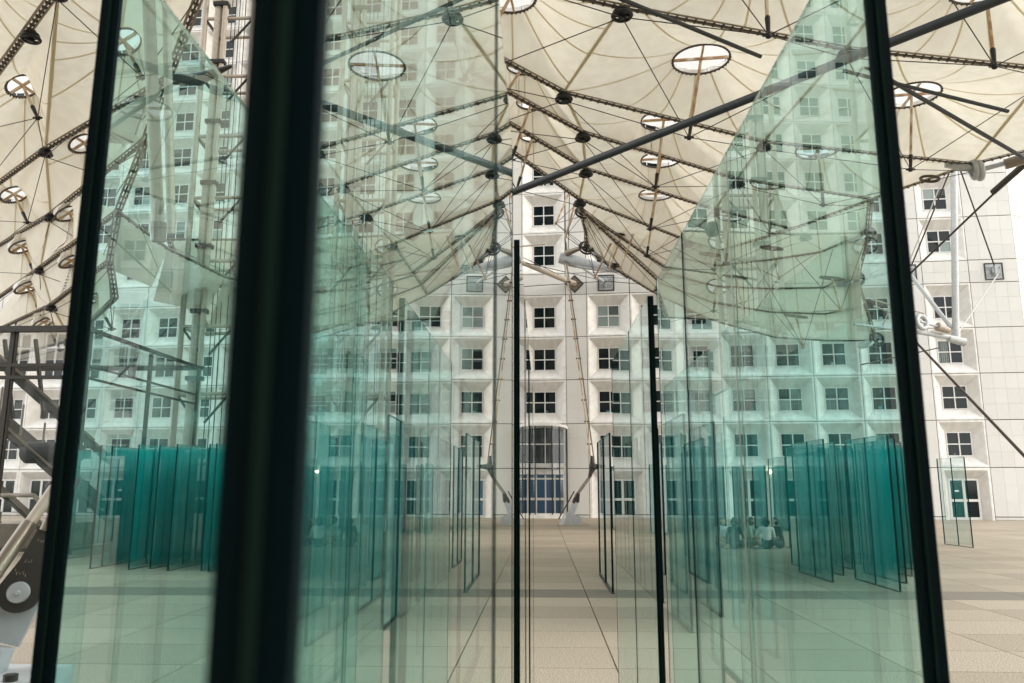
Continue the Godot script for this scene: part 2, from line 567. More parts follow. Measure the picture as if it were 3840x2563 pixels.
func entrance(b: Node3D) -> void:
	# two-storey entrance opening with a bowed glass bay
	var x0 := -1.19
	var x1 := 1.45
	var cx := (x0 + x1) / 2
	var o := MB.new()
	o.box(Vector3(x0 + 0.0, 0, -0.7), Vector3(x0 + 0.18, 5.44, -0.02))
	o.box(Vector3(x1 - 0.18, 0, -0.7), Vector3(x1, 5.44, -0.02))
	o.box(Vector3(x0 + 0.18, 2.5, -0.68), Vector3(x1 - 0.18, 3.15, -0.3))
	var en := part("entrance_surround", o, M.marble, b)
	var w := MB.new()
	w.box(Vector3(x0 + 0.18, 3.15, -0.55), Vector3(x1 - 0.18, 5.44, -0.5))
	part("upper_glazing", w, M.pane, en)
	w = MB.new()
	w.box(Vector3(x0 + 0.18, 0, -0.55), Vector3(x1 - 0.18, 2.5, -0.5))
	part("lower_glazing", w, M.blue, en)
	w = MB.new()
	for x in [x0 + 0.22, cx - 0.55, cx, cx + 0.55, x1 - 0.22]:
		w.box(Vector3(x - 0.04, 0, -0.5), Vector3(x + 0.04, 2.45, -0.44))
	w.box(Vector3(x0 + 0.2, 1.0, -0.5), Vector3(x1 - 0.2, 1.14, -0.445))
	w.box(Vector3(x0 + 0.2, 2.2, -0.5), Vector3(x1 - 0.2, 2.3, -0.445))
	w.box(Vector3(x0 + 0.2, 4.25, -0.5), Vector3(x1 - 0.2, 4.32, -0.445))
	w.box(Vector3(cx - 0.03, 3.15, -0.5), Vector3(cx + 0.03, 5.4, -0.446))
	part("door_frame", w, M.frame, en)
	# bow
	var pts := []
	for k in 9:
		var a := PI * (k / 8.0)
		pts.append(Vector3(cx - cos(a) * 1.30, 0, 0.05 + sin(a) * 0.75))
	var n := 8
	for k in n:
		var g := MB.new()
		var p: Vector3 = pts[k]
		var q: Vector3 = pts[k + 1]
		var nn := Vector3(-(q.z - p.z), 0, q.x - p.x).normalized()
		g.quad(p + Vector3(0, 0.28, 0), q + Vector3(0, 0.28, 0), q + Vector3(0, 5.12 + 0.18 * sin(PI * (k + 1) / n), 0), p + Vector3(0, 5.12 + 0.18 * sin(PI * k / n), 0), nn)
		part("bay_pane", g, M.clear_glass, en)
	for k in [0, 2, 3, 5, 6, 8]:
		var g := MB.new()
		g.box(pts[k] + Vector3(-0.035, 0.2, -0.03), pts[k] + Vector3(0.035, 5.14 + 0.18 * sin(PI * k / n), 0.03))
		part("bay_post", g, M.dark_steel, en)
	var lip := MB.new()
	var kerb := MB.new()
	for k in n:
		var p: Vector3 = pts[k]
		var q: Vector3 = pts[k + 1]
		var c := Vector3(cx, 0, 0.05)
		for e in [[lip, 5.12, 0.16, 1.06, 0.18], [kerb, 0.0, 0.27, 1.03, 0.0]]:
			var a: Vector3 = c + (p - c) * e[3]
			var d: Vector3 = c + (q - c) * e[3]
			var la := Vector3(0, e[1] + e[4] * sin(PI * k / n), 0)
			var ld := Vector3(0, e[1] + e[4] * sin(PI * (k + 1) / n), 0)
			var hi := Vector3(0, e[2], 0)
			var cl := Vector3(0, e[1] + e[4] * 0.7, 0)
			e[0].flat(a + la, d + ld, d + ld + hi, a + la + hi, (a + d) / 2 - c)
			e[0].tri(c + cl + hi, a + la + hi, d + ld + hi, Vector3.UP, Vector3.UP, Vector3.UP)
			e[0].tri(c + cl, a + la, d + ld, Vector3.DOWN, Vector3.DOWN, Vector3.DOWN)
	part("bay_lip", lip, M.frame, en)
	part("bay_kerb", kerb, M.marble, en)

func arch_surround() -> void:
	# the opposite leg behind the camera and the roof far overhead
	var o := thing("opposite_building", "opposite white wing of the arch across the plaza, behind the viewer", "building", Vector3(0, 0, 25))
	var m := MB.new()
	m.box(Vector3(-56, 0, 0), Vector3(29, 96, 14))
	part("wall", m, M.tiles[0], o)
	m = MB.new()
	for j in 34:
		for k in 28:
			var x := -52.0 + k * 2.72
			m.box(Vector3(x, 0.7 + j * 2.75, -0.02), Vector3(x + 1.9, 2.7 + j * 2.75, 0.05))
	var w := part("windows", m, M.pane, o)
	w.set_meta("kind", "stuff")
	var r := thing("arch_roof", "broad roof slab of the arch high above the plaza", "roof", Vector3(0, 96, -12))
	m = MB.new()
	m.box(Vector3(-56, 0, -50), Vector3(29, 10, 50))
	part("slab", m, M.tiles[1], r)
	var u := thing("upper_building", "upper storeys of the white arch wing above the coffered facade", "building", Vector3(0, 40.9, -FD))
	u.rotation.y = -PHI
	m = MB.new()
	m.box(Vector3(-44, 0.0, -12), Vector3(27.2, 54.5, 0))
	part("wall", m, M.tiles[2], u)

# ---------------------------------------------------------------- canopy
var welds: MB = null

func close_welds(parent: Node3D) -> void:
	var o := part("weld_seams", welds, M.seam, parent)
	o.set_meta("kind", "stuff")

func tent(parent: Node3D, cor: Array, ce: Vector3, R: float, mast := 2.6, foot := Vector3.INF, axis := Vector3.ZERO) -> void:
	# one membrane panel from an opening ring out to the four corners of its field
	var n := 48
	var steps := 12
	var per := []
	for k in 4:
		per.append((cor[(k + 1) % 4] - cor[k]).length())
	var total: float = per[0] + per[1] + per[2] + per[3]
	var out := []
	for k in n:
		# boundary point in the direction of the angle, seen from above
		var a := TAU * k / n
		var d := Vector3(cos(a), 0, sin(a))
		var best := 1e9
		var hit := Vector3.ZERO
		for e in 4:
			var p: Vector3 = cor[e]
			var q: Vector3 = cor[(e + 1) % 4]
			var r := q - p
			var den := d.x * r.z - d.z * r.x
			if absf(den) < 1e-6:
				continue
			var w := p - ce
			var t := (w.x * r.z - w.z * r.x) / den
			var u := (w.x * d.z - w.z * d.x) / den
			if t > 0 and u >= -0.0001 and u <= 1.0001 and t < best:
				best = t
				hit = p + r * u
		out.append(hit)
	# put the corners themselves on the outline
	for e in 4:
		var bi := 0
		var bd := 1e9
		for k in n:
			var dd: float = Vector2(out[k].x - cor[e].x, out[k].z - cor[e].z).length()
			if dd < bd:
				bd = dd
				bi = k
		out[bi] = cor[e]
	var up: Vector3 = (cor[2] - cor[0]).cross(cor[3] - cor[1]).normalized()
	if up.y < 0:
		up = -up
	if axis != Vector3.ZERO:
		up = axis.normalized()
	var slope := func(a: float) -> Vector3:
		var f := Vector3(cos(a), 0, sin(a))
		return (f - up * f.dot(up)).normalized()
	var m := MB.new()
	var grid := []
	for k in n:
		var a := TAU * k / n
		var row := []
		var inner: Vector3 = ce + slope.call(a) * R
		for s in steps + 1:
			var t := float(s) / steps
			var tt := t * t * 0.35 + t * 0.65
			var p: Vector3 = inner.lerp(out[k], tt)
			var rise: float = inner.y - out[k].y
			p.y = out[k].y + rise * pow(1.0 - tt, 1.75)
			row.append(p)
		grid.append(row)
	var nor := []
	for k in n:
		var row := []
		for s in steps + 1:
			var a: Vector3 = grid[(k + 1) % n][s] - grid[(k + n - 1) % n][s]
			var b: Vector3 = grid[k][mini(s + 1, steps)] - grid[k][maxi(s - 1, 0)]
			var g := a.cross(b).normalized()
			if g.y > 0:
				g = -g
			row.append(g)
		nor.append(row)
	for k in n:
		var l := (k + 1) % n
		for s in steps:
			m.tri(grid[k][s], grid[l][s], grid[l][s + 1], nor[k][s], nor[l][s], nor[l][s + 1])
			m.tri(grid[k][s], grid[l][s + 1], grid[k][s + 1], nor[k][s], nor[l][s + 1], nor[k][s + 1])
	var mem := part("membrane_panel", m, M.fabric, parent)
	# welded seams running out from the ring
	for k in range(0, n, 4):
		for s in steps:
			var p: Vector3 = grid[k][s] - Vector3(0, 0.006, 0)
			var q: Vector3 = grid[k][s + 1] - Vector3(0, 0.006, 0)
			var side := (q - p).cross(Vector3.UP).normalized() * 0.035
			welds.flat(p - side, p + side, q + side, q - side, Vector3.DOWN)
	# ring, spokes
	m = MB.new()
	m.torus(ce - up * 0.03, up, R, 0.038, 32, 6)
	for k in 36:
		var a := TAU * k / 36
		m.box(Vector3(-0.02, -0.08, -0.02), Vector3(0.02, -0.03, 0.02), Transform3D(Basis(), ce + slope.call(a) * (R + 0.02)))
	var ring := part("opening_ring", m, M.lacing, parent)
	m = MB.new()
	m.bar(ce + slope.call(0.1) * R, ce + slope.call(0.1 + PI) * R, 0.06, 0.09)
	m.bar(ce + slope.call(1.67) * R - up * 0.004, ce + slope.call(1.67 + PI) * R - up * 0.004, 0.06, 0.09)
	part("crossbar", m, M.rusty, ring)
	m = MB.new()
	for k in 32:
		var a := TAU * k / 32
		var b := TAU * (k + 1) / 32
		var o := ce + up * 0.16
		m.tri(o + up * 0.1, o + slope.call(a) * (R + 0.02), o + slope.call(b) * (R + 0.02), -up, -up, -up)
	part("skylight", m, M.skylight, ring)
	# flying mast
	var bottom := ce - up * mast if foot == Vector3.INF else foot
	m = MB.new()
	var dn := (bottom - ce).normalized()
	m.tube([ce, bottom - dn * 0.55], [0.052, 0.052], 8)
	var ma := part("flying_mast", m, M.rusty, parent)
	m = MB.new()
	m.tube([bottom - dn * 0.55, bottom - dn * 0.5, bottom], [0.06, 0.075, 0.05], 6)
	m.ball(bottom, 0.10, 8)
	m.box(bottom - Vector3(0.16, 0.03, 0.03), bottom + Vector3(0.16, 0.03, 0.03))
	part("mast_foot", m, M.black_steel, ma)
	for c in cor:
		m = MB.new()
		m.tube([bottom, c - Vector3(0, 0.35, 0)], [0.016], 5, false)
		part("stay_cable", m, M.cable, parent)

func hub(parent: Node3D, at: Vector3, axis := Vector3.UP, r := 0.26) -> void:
	var m := MB.new()
	m.torus(at, axis, r, 0.055, 20, 6)
	m.torus(at + axis * 0.12, axis, r * 0.8, 0.05, 18, 6)
	var z := axis.normalized()
	var x := (Vector3.RIGHT if absf(z.x) < 0.9 else Vector3.UP).cross(z).normalized()
	var y := z.cross(x)
	for d in [x, y]:
		m.bar(at - d * r, at + d * r, 0.07, 0.05)
	m.tube([at - axis * 0.10, at + axis * 0.26], [0.09, 0.13], 8)
	part("hub", m, M.black_steel, parent)

func belt(parent: Node3D, a: Vector3, b: Vector3) -> void:
	var m := MB.new()
	var d := b - a
	var L := d.length()
	d /= L
	var side := d.cross(Vector3.UP).normalized()
	m.tube([a - Vector3(0, 0.05, 0), b - Vector3(0, 0.05, 0)], [0.034], 6, false)
	var k := 0.2
	while k < L:
		var p := a + d * k
		m.box(Vector3(-0.028, -0.095, -0.07), Vector3(0.028, -0.02, 0.07), Transform3D(Basis(d, Vector3.UP, side).orthonormalized(), p))
		k += 0.30
	var o := part("laced_belt", m, M.lacing, parent)
	m = MB.new()
	for s in [-1, 1]:
		m.box(Vector3(0, -0.03, 0.1 * s - 0.035), Vector3(L, -0.015, 0.1 * s + 0.035), Transform3D(Basis(d, d.cross(side) * -1.0, side).orthonormalized(), a))
	part("lacing_strip", m, M.lacing_strip, o)

func ridge_seam(parent: Node3D, a: Vector3, b: Vector3) -> void:
	var m := MB.new()
	var L := (b - a).length()
	m.tube([a - Vector3(0, 0.03, 0), a.lerp(b, 0.5) - Vector3(0, 0.03, 0), b - Vector3(0, 0.03, 0)], [0.05, 0.06, 0.05], 6, false)
	part("edge_seam", m, M.seam, parent)

func canopy_right() -> Node3D:
	var c := thing("fabric_canopy", "cream tensile fabric canopy with round openings over the plaza centre and right", "canopy")
	welds = MB.new()
	var B := [
		[Vector3(-2.7, 15.0, -14.0), Vector3(2.8, 15.0, -15.6), Vector3(9.6, 15.0, -18.0), Vector3(16.2, 15.0, -19.2), Vector3(24, 14.6, -20)],
		[Vector3(-2.6, 15.0, -18.3), Vector3(2.3, 15.0, -20.2), Vector3(9.4, 15.0, -22.6), Vector3(16.4, 15.0, -24.1), Vector3(24, 14.6, -25)],
		[Vector3(-2.3, 15.0, -21.6), Vector3(0.8, 15.0, -25.0), Vector3(8.7, 15.0, -29.2), Vector3(17.93, 15.0, -31.7)],
		[Vector3(-2.3, 15.0, -23.5), Vector3(1.6, 15.0, -28.1), Vector3(8.6, 15.0, -33.0), Vector3(15.0, 14.6, -34.6)],
		[Vector3(-2.3, 15.0, -25.6), Vector3(1.9, 15.0, -31.6), Vector3(8.4, 15.0, -36.8), Vector3(12.6, 14.5, -38.4)],
		[Vector3(-2.2, 15.0, -27.8), Vector3(1.8, 15.0, -35.2), Vector3(8.0, 15.0, -41.7), Vector3(9.8, 14.6, -42.4)],
	]
	var rings := {
		"0_0": [Vector3(0.1, 16.0, -17.2), 0.8], "0_1": [Vector3(6.0, 16.0, -19.2), 0.95], "0_2": [Vector3(12.8, 16, -21.0), 0.95], "0_3": [Vector3(20, 15.8, -22), 0.95],
		"1_0": [Vector3(-0.86, 16.1, -21.3), 0.75], "1_1": [Vector3(5.45, 16, -24.82), 0.95], "1_2": [Vector3(13.6, 15.9, -27.4), 0.98],
		"2_0": [Vector3(-0.55, 15.9, -24.8), 0.6], "2_1": [Vector3(4.87, 16, -29.31), 0.9],"2_2": [Vector3(11.8, 15.9, -32.0), 0.9],
		"3_0": [Vector3(-0.3, 15.9, -27.4), 0.6], "3_1": [Vector3(5.31, 16, -33.1), 0.88], "3_2": [Vector3(10.8, 15.9, -35.6), 0.88],
		"4_0": [Vector3(-0.3, 15.9, -30.3), 0.55], "4_1": [Vector3(5.7, 16, -37.3), 0.86], "4_2": [Vector3(9.9, 15.7, -39.9), 0.6],
	}
	var feet := {"1_0": Vector3(-2.3, 13.7, -21.7), "2_0": Vector3(-1.9, 13.8, -25.2), "3_0": Vector3(-1.1, 13.8, -27.9), "4_0": Vector3(-1.0, 13.8, -30.9), "1_1": Vector3(4.95, 13.2, -24.9), "1_2": Vector3(13.55, 13.2, -27.9), "2_1": Vector3(4.6, 13.6, -30.3), "3_1": Vector3(5.0, 13.4, -35.0), "4_1": Vector3(5.4, 13.4, -39.3)}
	for i in B.size() - 1:
		for j in mini(B[i].size(), B[i + 1].size()) - 1:
			var key := "%d_%d" % [i, j]
			var r = rings[key]
			tent(c, [B[i][j], B[i][j + 1], B[i + 1][j + 1], B[i + 1][j]], r[0], r[1], 2.6, feet.get(key, Vector3.INF))
			ridge_seam(c, B[i][j + 1], B[i + 1][j + 1])
	for i in B.size():
		for j in B[i].size() - 1:
			belt(c, B[i][j], B[i][j + 1])
		for j in range(1, B[i].size() - 1):
			hub(c, B[i][j] - Vector3(0, 0.30, 0))
	# free edges
	for e in [[B[1][4], B[2][3]], [B[2][3], B[3][3]], [B[3][3], B[4][3]], [B[4][3], B[5][3]]]:
		belt(c, e[0], e[1])
	# triangle between the last two long belts on the right
	var m := MB.new()
	m.flat(B[1][3], B[1][4], B[2][3], B[2][3].lerp(B[1][3], 0.001), Vector3.DOWN)
	part("membrane_panel", m, M.fabric, c)
	# the flap that drops towards the facade
	var h1 := Vector3(2.14, 15.8, -39.5)
	var h2 := Vector3(2.49, 14.68, -42.0)
	var fe := Vector3(6.39, 12.68, -44.0)
	var fm := Vector3(4.85, 13.42, -43.2)
	var e1: Vector3 = B[5][1]
	var e2: Vector3 = B[5][2]
	m = MB.new()
	var rows := 10
	var lower := [h1, h1.lerp(h2, 0.5) + Vector3(0.12, 0, 0), h2, h2.lerp(fm, 0.5) + Vector3(0, -0.1, 0), fm, fm.lerp(fe, 0.5), fe]
	var upper := []
	for k in 7:
		upper.append(e1.lerp(e2, k / 6.0))
	var grid := []
	for k in 7:
		var row := []
		for s in rows + 1:
			var t := float(s) / rows
			row.append(upper[k].lerp(lower[k], t) + Vector3(0, 0.5 * sin(PI * t) * sin(PI * (k + 0.5) / 7), 0))
		grid.append(row)
	for k in 6:
		for s in rows:
			m.flat(grid[k][s], grid[k + 1][s], grid[k + 1][s + 1], grid[k][s + 1], Vector3(0, -1, 0.4))
	var fl := part("membrane_panel", m, M.fabric, c)
	m = MB.new()
	for k in range(1, 6):
		for s in rows:
			var p: Vector3 = grid[k][s] - Vector3(0, 0.02, -0.02)
			var q: Vector3 = grid[k][s + 1] - Vector3(0, 0.02, -0.02)
			welds.flat(p - Vector3(0.03, 0, 0), p + Vector3(0.03, 0, 0), q + Vector3(0.03, 0, 0), q - Vector3(0.03, 0, 0), Vector3.DOWN)
	for k in 6:
		belt(c, lower[k], lower[k + 1])
	belt(c, e1, h1)
	belt(c, e2, fe)
	for q in [[0.33, 0.55], [0.62, 0.8]]:
		var a: Vector3 = e1.lerp(e2, q[0])
		belt(c, h1.lerp(e1, 0.4 * q[1]), e2.lerp(fe, q[1]))
	var U := [e2, Vector3(9.8, 14.6, -42.2), Vector3(11.6, 14.5, -40.0), Vector3(13.4, 14.5, -37.3), Vector3(15.0, 14.6, -34.8)]
	var Lo := [fe, Vector3(9.53, 10.8, -43.0), Vector3(12.42, 9.64, -41.8), Vector3(14.8, 9.25, -40.8), Vector3(16.9, 9.09, -40.0)]
	var side_edge := [U[4], Vector3(15.46, 13.5, -36.5), Vector3(15.57, 11.89, -38.5), Lo[4]]
	var g2 := []
	for k in 17:
		var kk := k / 4.0
		var i0 := mini(int(kk), 3)
		var row := []
		for s in rows + 1:
			var t := float(s) / rows
			var p: Vector3 = U[i0].lerp(U[i0 + 1], kk - i0).lerp(Lo[i0].lerp(Lo[i0 + 1], kk - i0), t)
			p += Vector3(-0.15, 0.25, 0.45) * sin(PI * t) * sin(PI * k / 16.0) * 1.6
			if k == 16:
				var q := t * 3.0
				var q0 := mini(int(q), 2)
				p = side_edge[q0].lerp(side_edge[q0 + 1], q - q0)
			row.append(p)
		g2.append(row)
	m = MB.new()
	for k in 16:
		for s in rows:
			m.flat(g2[k][s], g2[k + 1][s], g2[k + 1][s + 1], g2[k][s + 1], Vector3(0, -0.5, 1))
	part("membrane_panel", m, M.fabric, c)
	for k in range(2, 16, 2):
		for s in rows:
			var p: Vector3 = g2[k][s] + Vector3(0, -0.02, 0.03)
			var q: Vector3 = g2[k][s + 1] + Vector3(0, -0.02, 0.03)
			welds.flat(p - Vector3(0.03, 0, 0), p + Vector3(0.03, 0, 0), q + Vector3(0.03, 0, 0), q - Vector3(0.03, 0, 0), Vector3(0, -0.5, 1))
	for k in 4:
		belt(c, Lo[k], Lo[k + 1])
	for s in [3, 6, 8]:
		for k in range(0, 16, 4):
			belt(c, g2[k][s] + Vector3(0, -0.03, 0.05), g2[k + 4][s] + Vector3(0, -0.03, 0.05))
	for k in 3:
		belt(c, side_edge[k], side_edge[k + 1])
		hub(c, side_edge[k + 1] + Vector3(0, 0, 0.15), Vector3(0.2, 0.3, 1).normalized(), 0.36)
		m = MB.new()
		m.torus(side_edge[k + 1] + Vector3(-0.6, -0.25, 0.2), Vector3(-0.4, 0.8, 0.35).normalized(), 0.34, 0.07, 20, 6)
		m.tube([side_edge[k + 1] + Vector3(-0.1, 0, 0.1), side_edge[k + 1] + Vector3(-1.0, -0.4, 0.2)], [0.13, 0.05], 8)
		part("corner_shackle", m, M.pale_paint, c)
	for q in [[3, 2], [6, 5], [9, 2], [10, 8], [13, 5]]:
		var nn: Vector3 = (g2[q[0] + 1][q[1]] - g2[q[0] - 1][q[1]]).cross(g2[q[0]][q[1] + 1] - g2[q[0]][q[1] - 1]).normalized()
		if nn.z < 0:
			nn = -nn
		var o: Vector3 = g2[q[0]][q[1]] + nn * 0.55
		nn = Vector3(0.15, 1, 0.2).normalized()
		m = MB.new()
		m.torus(o, nn, 0.55, 0.05, 26, 6)
		var cr := nn.cross(Vector3.FORWARD).normalized() * 0.55
		m.bar(o - cr, o + cr, 0.06, 0.06)
		part("opening_ring", m, M.lacing, c)
		m = MB.new()
		var bt := o + Vector3(0.1, -1.7, 0.5)
		m.tube([o, bt], [0.05], 8)
		m.ball(bt, 0.1, 8)
		part("flying_mast", m, M.rusty, c)
		for w in [g2[maxi(q[0] - 3, 0)][3], g2[mini(q[0] + 3, 16)][3], g2[maxi(q[0] - 2, 0)][8]]:
			m = MB.new()
			m.tube([bt, w + Vector3(0, 0, 0.1)], [0.016], 5, false)
			part("stay_cable", m, M.cable, c)
	hub(c, h1 + Vector3(0, 0, 0.1), Vector3(0.3, 0.5, 1).normalized(), 0.36)
	hub(c, h2 + Vector3(0, 0, 0.1), Vector3(0.2, 0.3, 1).normalized(), 0.40)
	for q in [h1, h2]:
		m = MB.new()
		m.torus(q + Vector3(0.55, -0.35, 0.0), Vector3(0.5, 0.8, 0.35).normalized(), 0.32, 0.07, 20, 6)
		m.tube([q + Vector3(0.15, -0.05, 0), q + Vector3(0.95, -0.6, -0.1)], [0.13, 0.05], 8)
		part("corner_shackle", m, M.pale_paint, c)
	hub(c, Vector3(4.1, 13.85, -42.7), Vector3(0.1, 1, 0.3).normalized(), 0.24)
	hub(c, Vector3(3.3, 15.2, -40.2), Vector3(0.1, 1, 0.3).normalized(), 0.24)
	hub(c, Vector3(4.2, 15.0, -40.6), Vector3(0.1, 1, 0.3).normalized(), 0.24)
	for q in [[Vector3(3.85, 14.9, -41.3), Vector3(2.9, 12.95, -41.6)], [Vector3(4.4, 15.2, -40.6), Vector3(3.6, 13.2, -41.0)], [Vector3(5.0, 15.2, -40.4), Vector3(4.2, 13.2, -40.8)], [Vector3(1.5, 16.6, -38.2), Vector3(0.75, 14.9, -38.4)], [Vector3(1.75, 16.1, -38.8), Vector3(1.25, 14.4, -39.0)]]:
		m = MB.new()
		m.tube([q[0], q[1]], [0.055, 0.05], 8)
		m.ball(q[1], 0.09, 8)
		part("flying_mast", m, M.rusty, c)
		for w in [h1, h2, fm, e1]:
			m = MB.new()
			m.tube([q[1], w - Vector3(0, 0.15, 0)], [0.014], 5, false)
			part("stay_cable", m, M.cable, c)
	# fan of cables from the inner corner
	for k in 6:
		m = MB.new()
		m.tube([h1 + Vector3(0.1, 0.2, 0), B[5][2].lerp(fe, 0.1 + 0.16 * k) - Vector3(0, 0.15, -0.1)], [0.016], 5, false)
		part("stay_cable", m, M.cable, c)
	# corner gear on the right
	var tr := Vector3(17.93, 14.9, -31.7)
	m = MB.new()
	m.torus(tr + Vector3(0.2, -0.25, 0.1), Vector3(1, 0.15, 0.25).normalized(), 0.34, 0.13, 22, 8)
	m.torus(tr + Vector3(-0.02, -0.22, 0.1), Vector3(1, 0.15, 0.25).normalized(), 0.36, 0.10, 22, 8)
	m.tube([tr + Vector3(-1.1, 0.05, 0), tr + Vector3(0.1, -0.2, 0.1)], [0.12, 0.17], 10)
	m.tube([tr + Vector3(0.2, -0.25, 0.1), tr + Vector3(2.4, 0.1, 1.1)], [0.10, 0.10], 10)
	part("corner_pulley", m, M.grey_paint, c)
	m = MB.new()
	m.tube([tr + Vector3(1.05, -0.16, 0.45), tr + Vector3(1.9, 0.0, 0.9)], [0.22, 0.24], 10)
	part("turnbuckle", m, M.bronze, c)
	m = MB.new()
	m.torus(Vector3(15.9, 14.3, -33.8), Vector3(1, 0.2, 0.5).normalized(), 0.26, 0.10, 20, 8)
	part("corner_pulley", m, M.grey_paint, c)
	m = MB.new()
	m.torus(Vector3(16.6, 14.7, -32.6), Vector3(0.2, 1, 0.1).normalized(), 0.36, 0.06, 20, 6)
	part("opening_ring", m, M.lacing, c)
	# long tie rods under the membrane
	for q in [[Vector3(0.5, 14.5, -18.0), Vector3(6.65, 14.5, -22.16), 0.06], [Vector3(9.4, 14.4, -22.9), Vector3(15.0, 13.6, -24.2), 0.06], [Vector3(10.5, 15.2, -24.0), Vector3(19.31, 14.6, -30.4), 0.075]]:
		m = MB.new()
		m.tube([q[0], q[1]], [q[2]], 8)
		part("tie_rod", m, M.pipe, c)
	close_welds(c)
	return c

func canopy_left() -> void:
	var c := thing("fabric_canopy", "cream tensile fabric canopy with round openings above the glass stair enclosure", "canopy")
	welds = MB.new()
	var B := [
		[Vector3(-17, 15.3, -17.0), Vector3(-10.5, 15.3, -12.5), Vector3(-5.8, 15.3, -12.5)],
		[Vector3(-22, 15.0, -27.0), Vector3(-13.0, 15.0, -18.8), Vector3(-8.6, 15.0, -18.2)],
		[Vector3(-27, 14.3, -34.0), Vector3(-18.5, 14.2, -27.1), Vector3(-11.6, 14.3, -22.3)],
		[Vector3(-29.5, 13.0, -38.2), Vector3(-20.36, 12.9, -30.6), Vector3(-13.0, 13.0, -23.9)],
		[Vector3(-30.5, 11.3, -41.0), Vector3(-21.87, 11.2, -32.6), Vector3(-14.9, 11.3, -26.0)],
		[Vector3(-30.0, 9.6, -40.4), Vector3(-21.4, 9.6, -32.9), Vector3(-15.6, 9.8, -27.0)],
		[Vector3(-29.0, 8.4, -40.4), Vector3(-21.3, 8.3, -34.4), Vector3(-16.4, 8.9, -29.0)],
	]
	var rings := {
		"0_0": [Vector3(-15.8, 16, -18.7), 0.53], "0_1": [Vector3(-9.4, 16, -15.3), 0.53],
		"1_0": [Vector3(-18.3, 15.7, -25.2), 0.53], "1_1": [Vector3(-12.9, 15.3, -21.9), 0.53],
		"2_0": [Vector3(-22.6, 14.1, -31.4), 0.55], "2_1": [Vector3(-16.8, 14.2, -26.7), 0.52],
		"3_0": [Vector3(-23.4, 12.4, -33.4), 0.50], "3_1": [Vector3(-19.0, 12.6, -29.7), 0.52],
		"4_0": [Vector3(-23.4, 10.7, -34.1), 0.52], "4_1": [Vector3(-19.3, 10.9, -30.7), 0.49],
		"5_0": [Vector3(-22.8, 9.2, -34.7), 0.50], "5_1": [Vector3(-18.4, 9.4, -31.0), 0.5],
	}
	for i in B.size() - 1:
		for j in 2:
			var r = rings["%d_%d" % [i, j]]
			tent(c, [B[i][j], B[i][j + 1], B[i + 1][j + 1], B[i + 1][j]], r[0], r[1], 1.5, Vector3.INF, Vector3(-0.5, 0.86, -0.12 + 0.05 * i))
			if j == 0:
				ridge_seam(c, B[i][1], B[i + 1][1])
	for i in B.size():
		for j in 2:
			belt(c, B[i][j], B[i][j + 1])
		hub(c, B[i][1] - Vector3(0, 0.25, 0), Vector3.UP, 0.22)
	for i in B.size() - 1:
		belt(c, B[i][2], B[i + 1][2])
	hub(c, Vector3(-15.04, 14.75, -20.8), Vector3.UP, 0.24)
	# clevis where the free edge is tied back
	var m := MB.new()
	m.tube([Vector3(-11.6, 14.2, -22.3), Vector3(-10.4, 13.9, -21.8), Vector3(-9.2, 14.1, -21.4)], [0.16, 0.2, 0.05], 8)
	part("edge_clevis", m, M.dark_steel, c)
	# lower sail edge that swings across towards the lift masts
	m = MB.new()
	var a := Vector3(-14.9, 11.3, -26.0)
	var pts := [a, Vector3(-13.6, 10.3, -27.2), Vector3(-12.0, 9.6, -28.6), Vector3(-10.0, 9.4, -30.4)]
	for k in 3:
		belt(c, pts[k], pts[k + 1])
	for k in 3:
		m.flat(pts[k], pts[k + 1], pts[k + 1] + Vector3(-1.6, -0.9, -2.2), pts[k] + Vector3(-1.2, -1.6, -1.6), Vector3(0, -1, 0.5))
	part("membrane_panel", m, M.fabric, c)
	close_welds(c)

func canopy_facade_left() -> void:
	# the bay of the canopy next to the facade, left of the axis
	var c := thing("fabric_canopy", "low cream canopy bay beside the facade left of the entrance, seen mirrored in the glass", "canopy")
	welds = MB.new()
	var B := [
		[Vector3(-17.5, 13.2, -35.0), Vector3(-11.5, 13.6, -36.5), Vector3(-4.6, 14.6, -38.6)],
		[Vector3(-17.8, 11.7, -38.0), Vector3(-11.5, 12.0, -39.6), Vector3(-4.6, 13.6, -41.4)],
		[Vector3(-18.2, 10.4, -41.4), Vector3(-11.8, 10.6, -42.8), Vector3(-6.0, 11.2, -43.8)],
	]
	for i in 2:
		for j in 2:
			var cc: Vector3 = (B[i][j] + B[i][j + 1] + B[i + 1][j] + B[i + 1][j + 1]) / 4 + Vector3(0, 0.6, 0)
			tent(c, [B[i][j], B[i][j + 1], B[i + 1][j + 1], B[i + 1][j]], cc, 0.55, 1.9)
	for i in 3:
		for j in 2:
			belt(c, B[i][j], B[i][j + 1])
		hub(c, B[i][1] - Vector3(0, 0.25, 0), Vector3.UP, 0.24)
	for i in 2:
		belt(c, B[i][0], B[i + 1][0])
		belt(c, B[i][2], B[i + 1][2])
	close_welds(c)

# ---------------------------------------------------------------- steelwork
func rod(parent: Node3D, called: String, a: Vector3, b: Vector3, r: float, mat: Material, r2 := -1.0) -> MeshInstance3D:
	var m := MB.new()
	m.tube([a, b], [r, r2 if r2 > 0 else r], 10)
	return part(called, m, mat, parent)

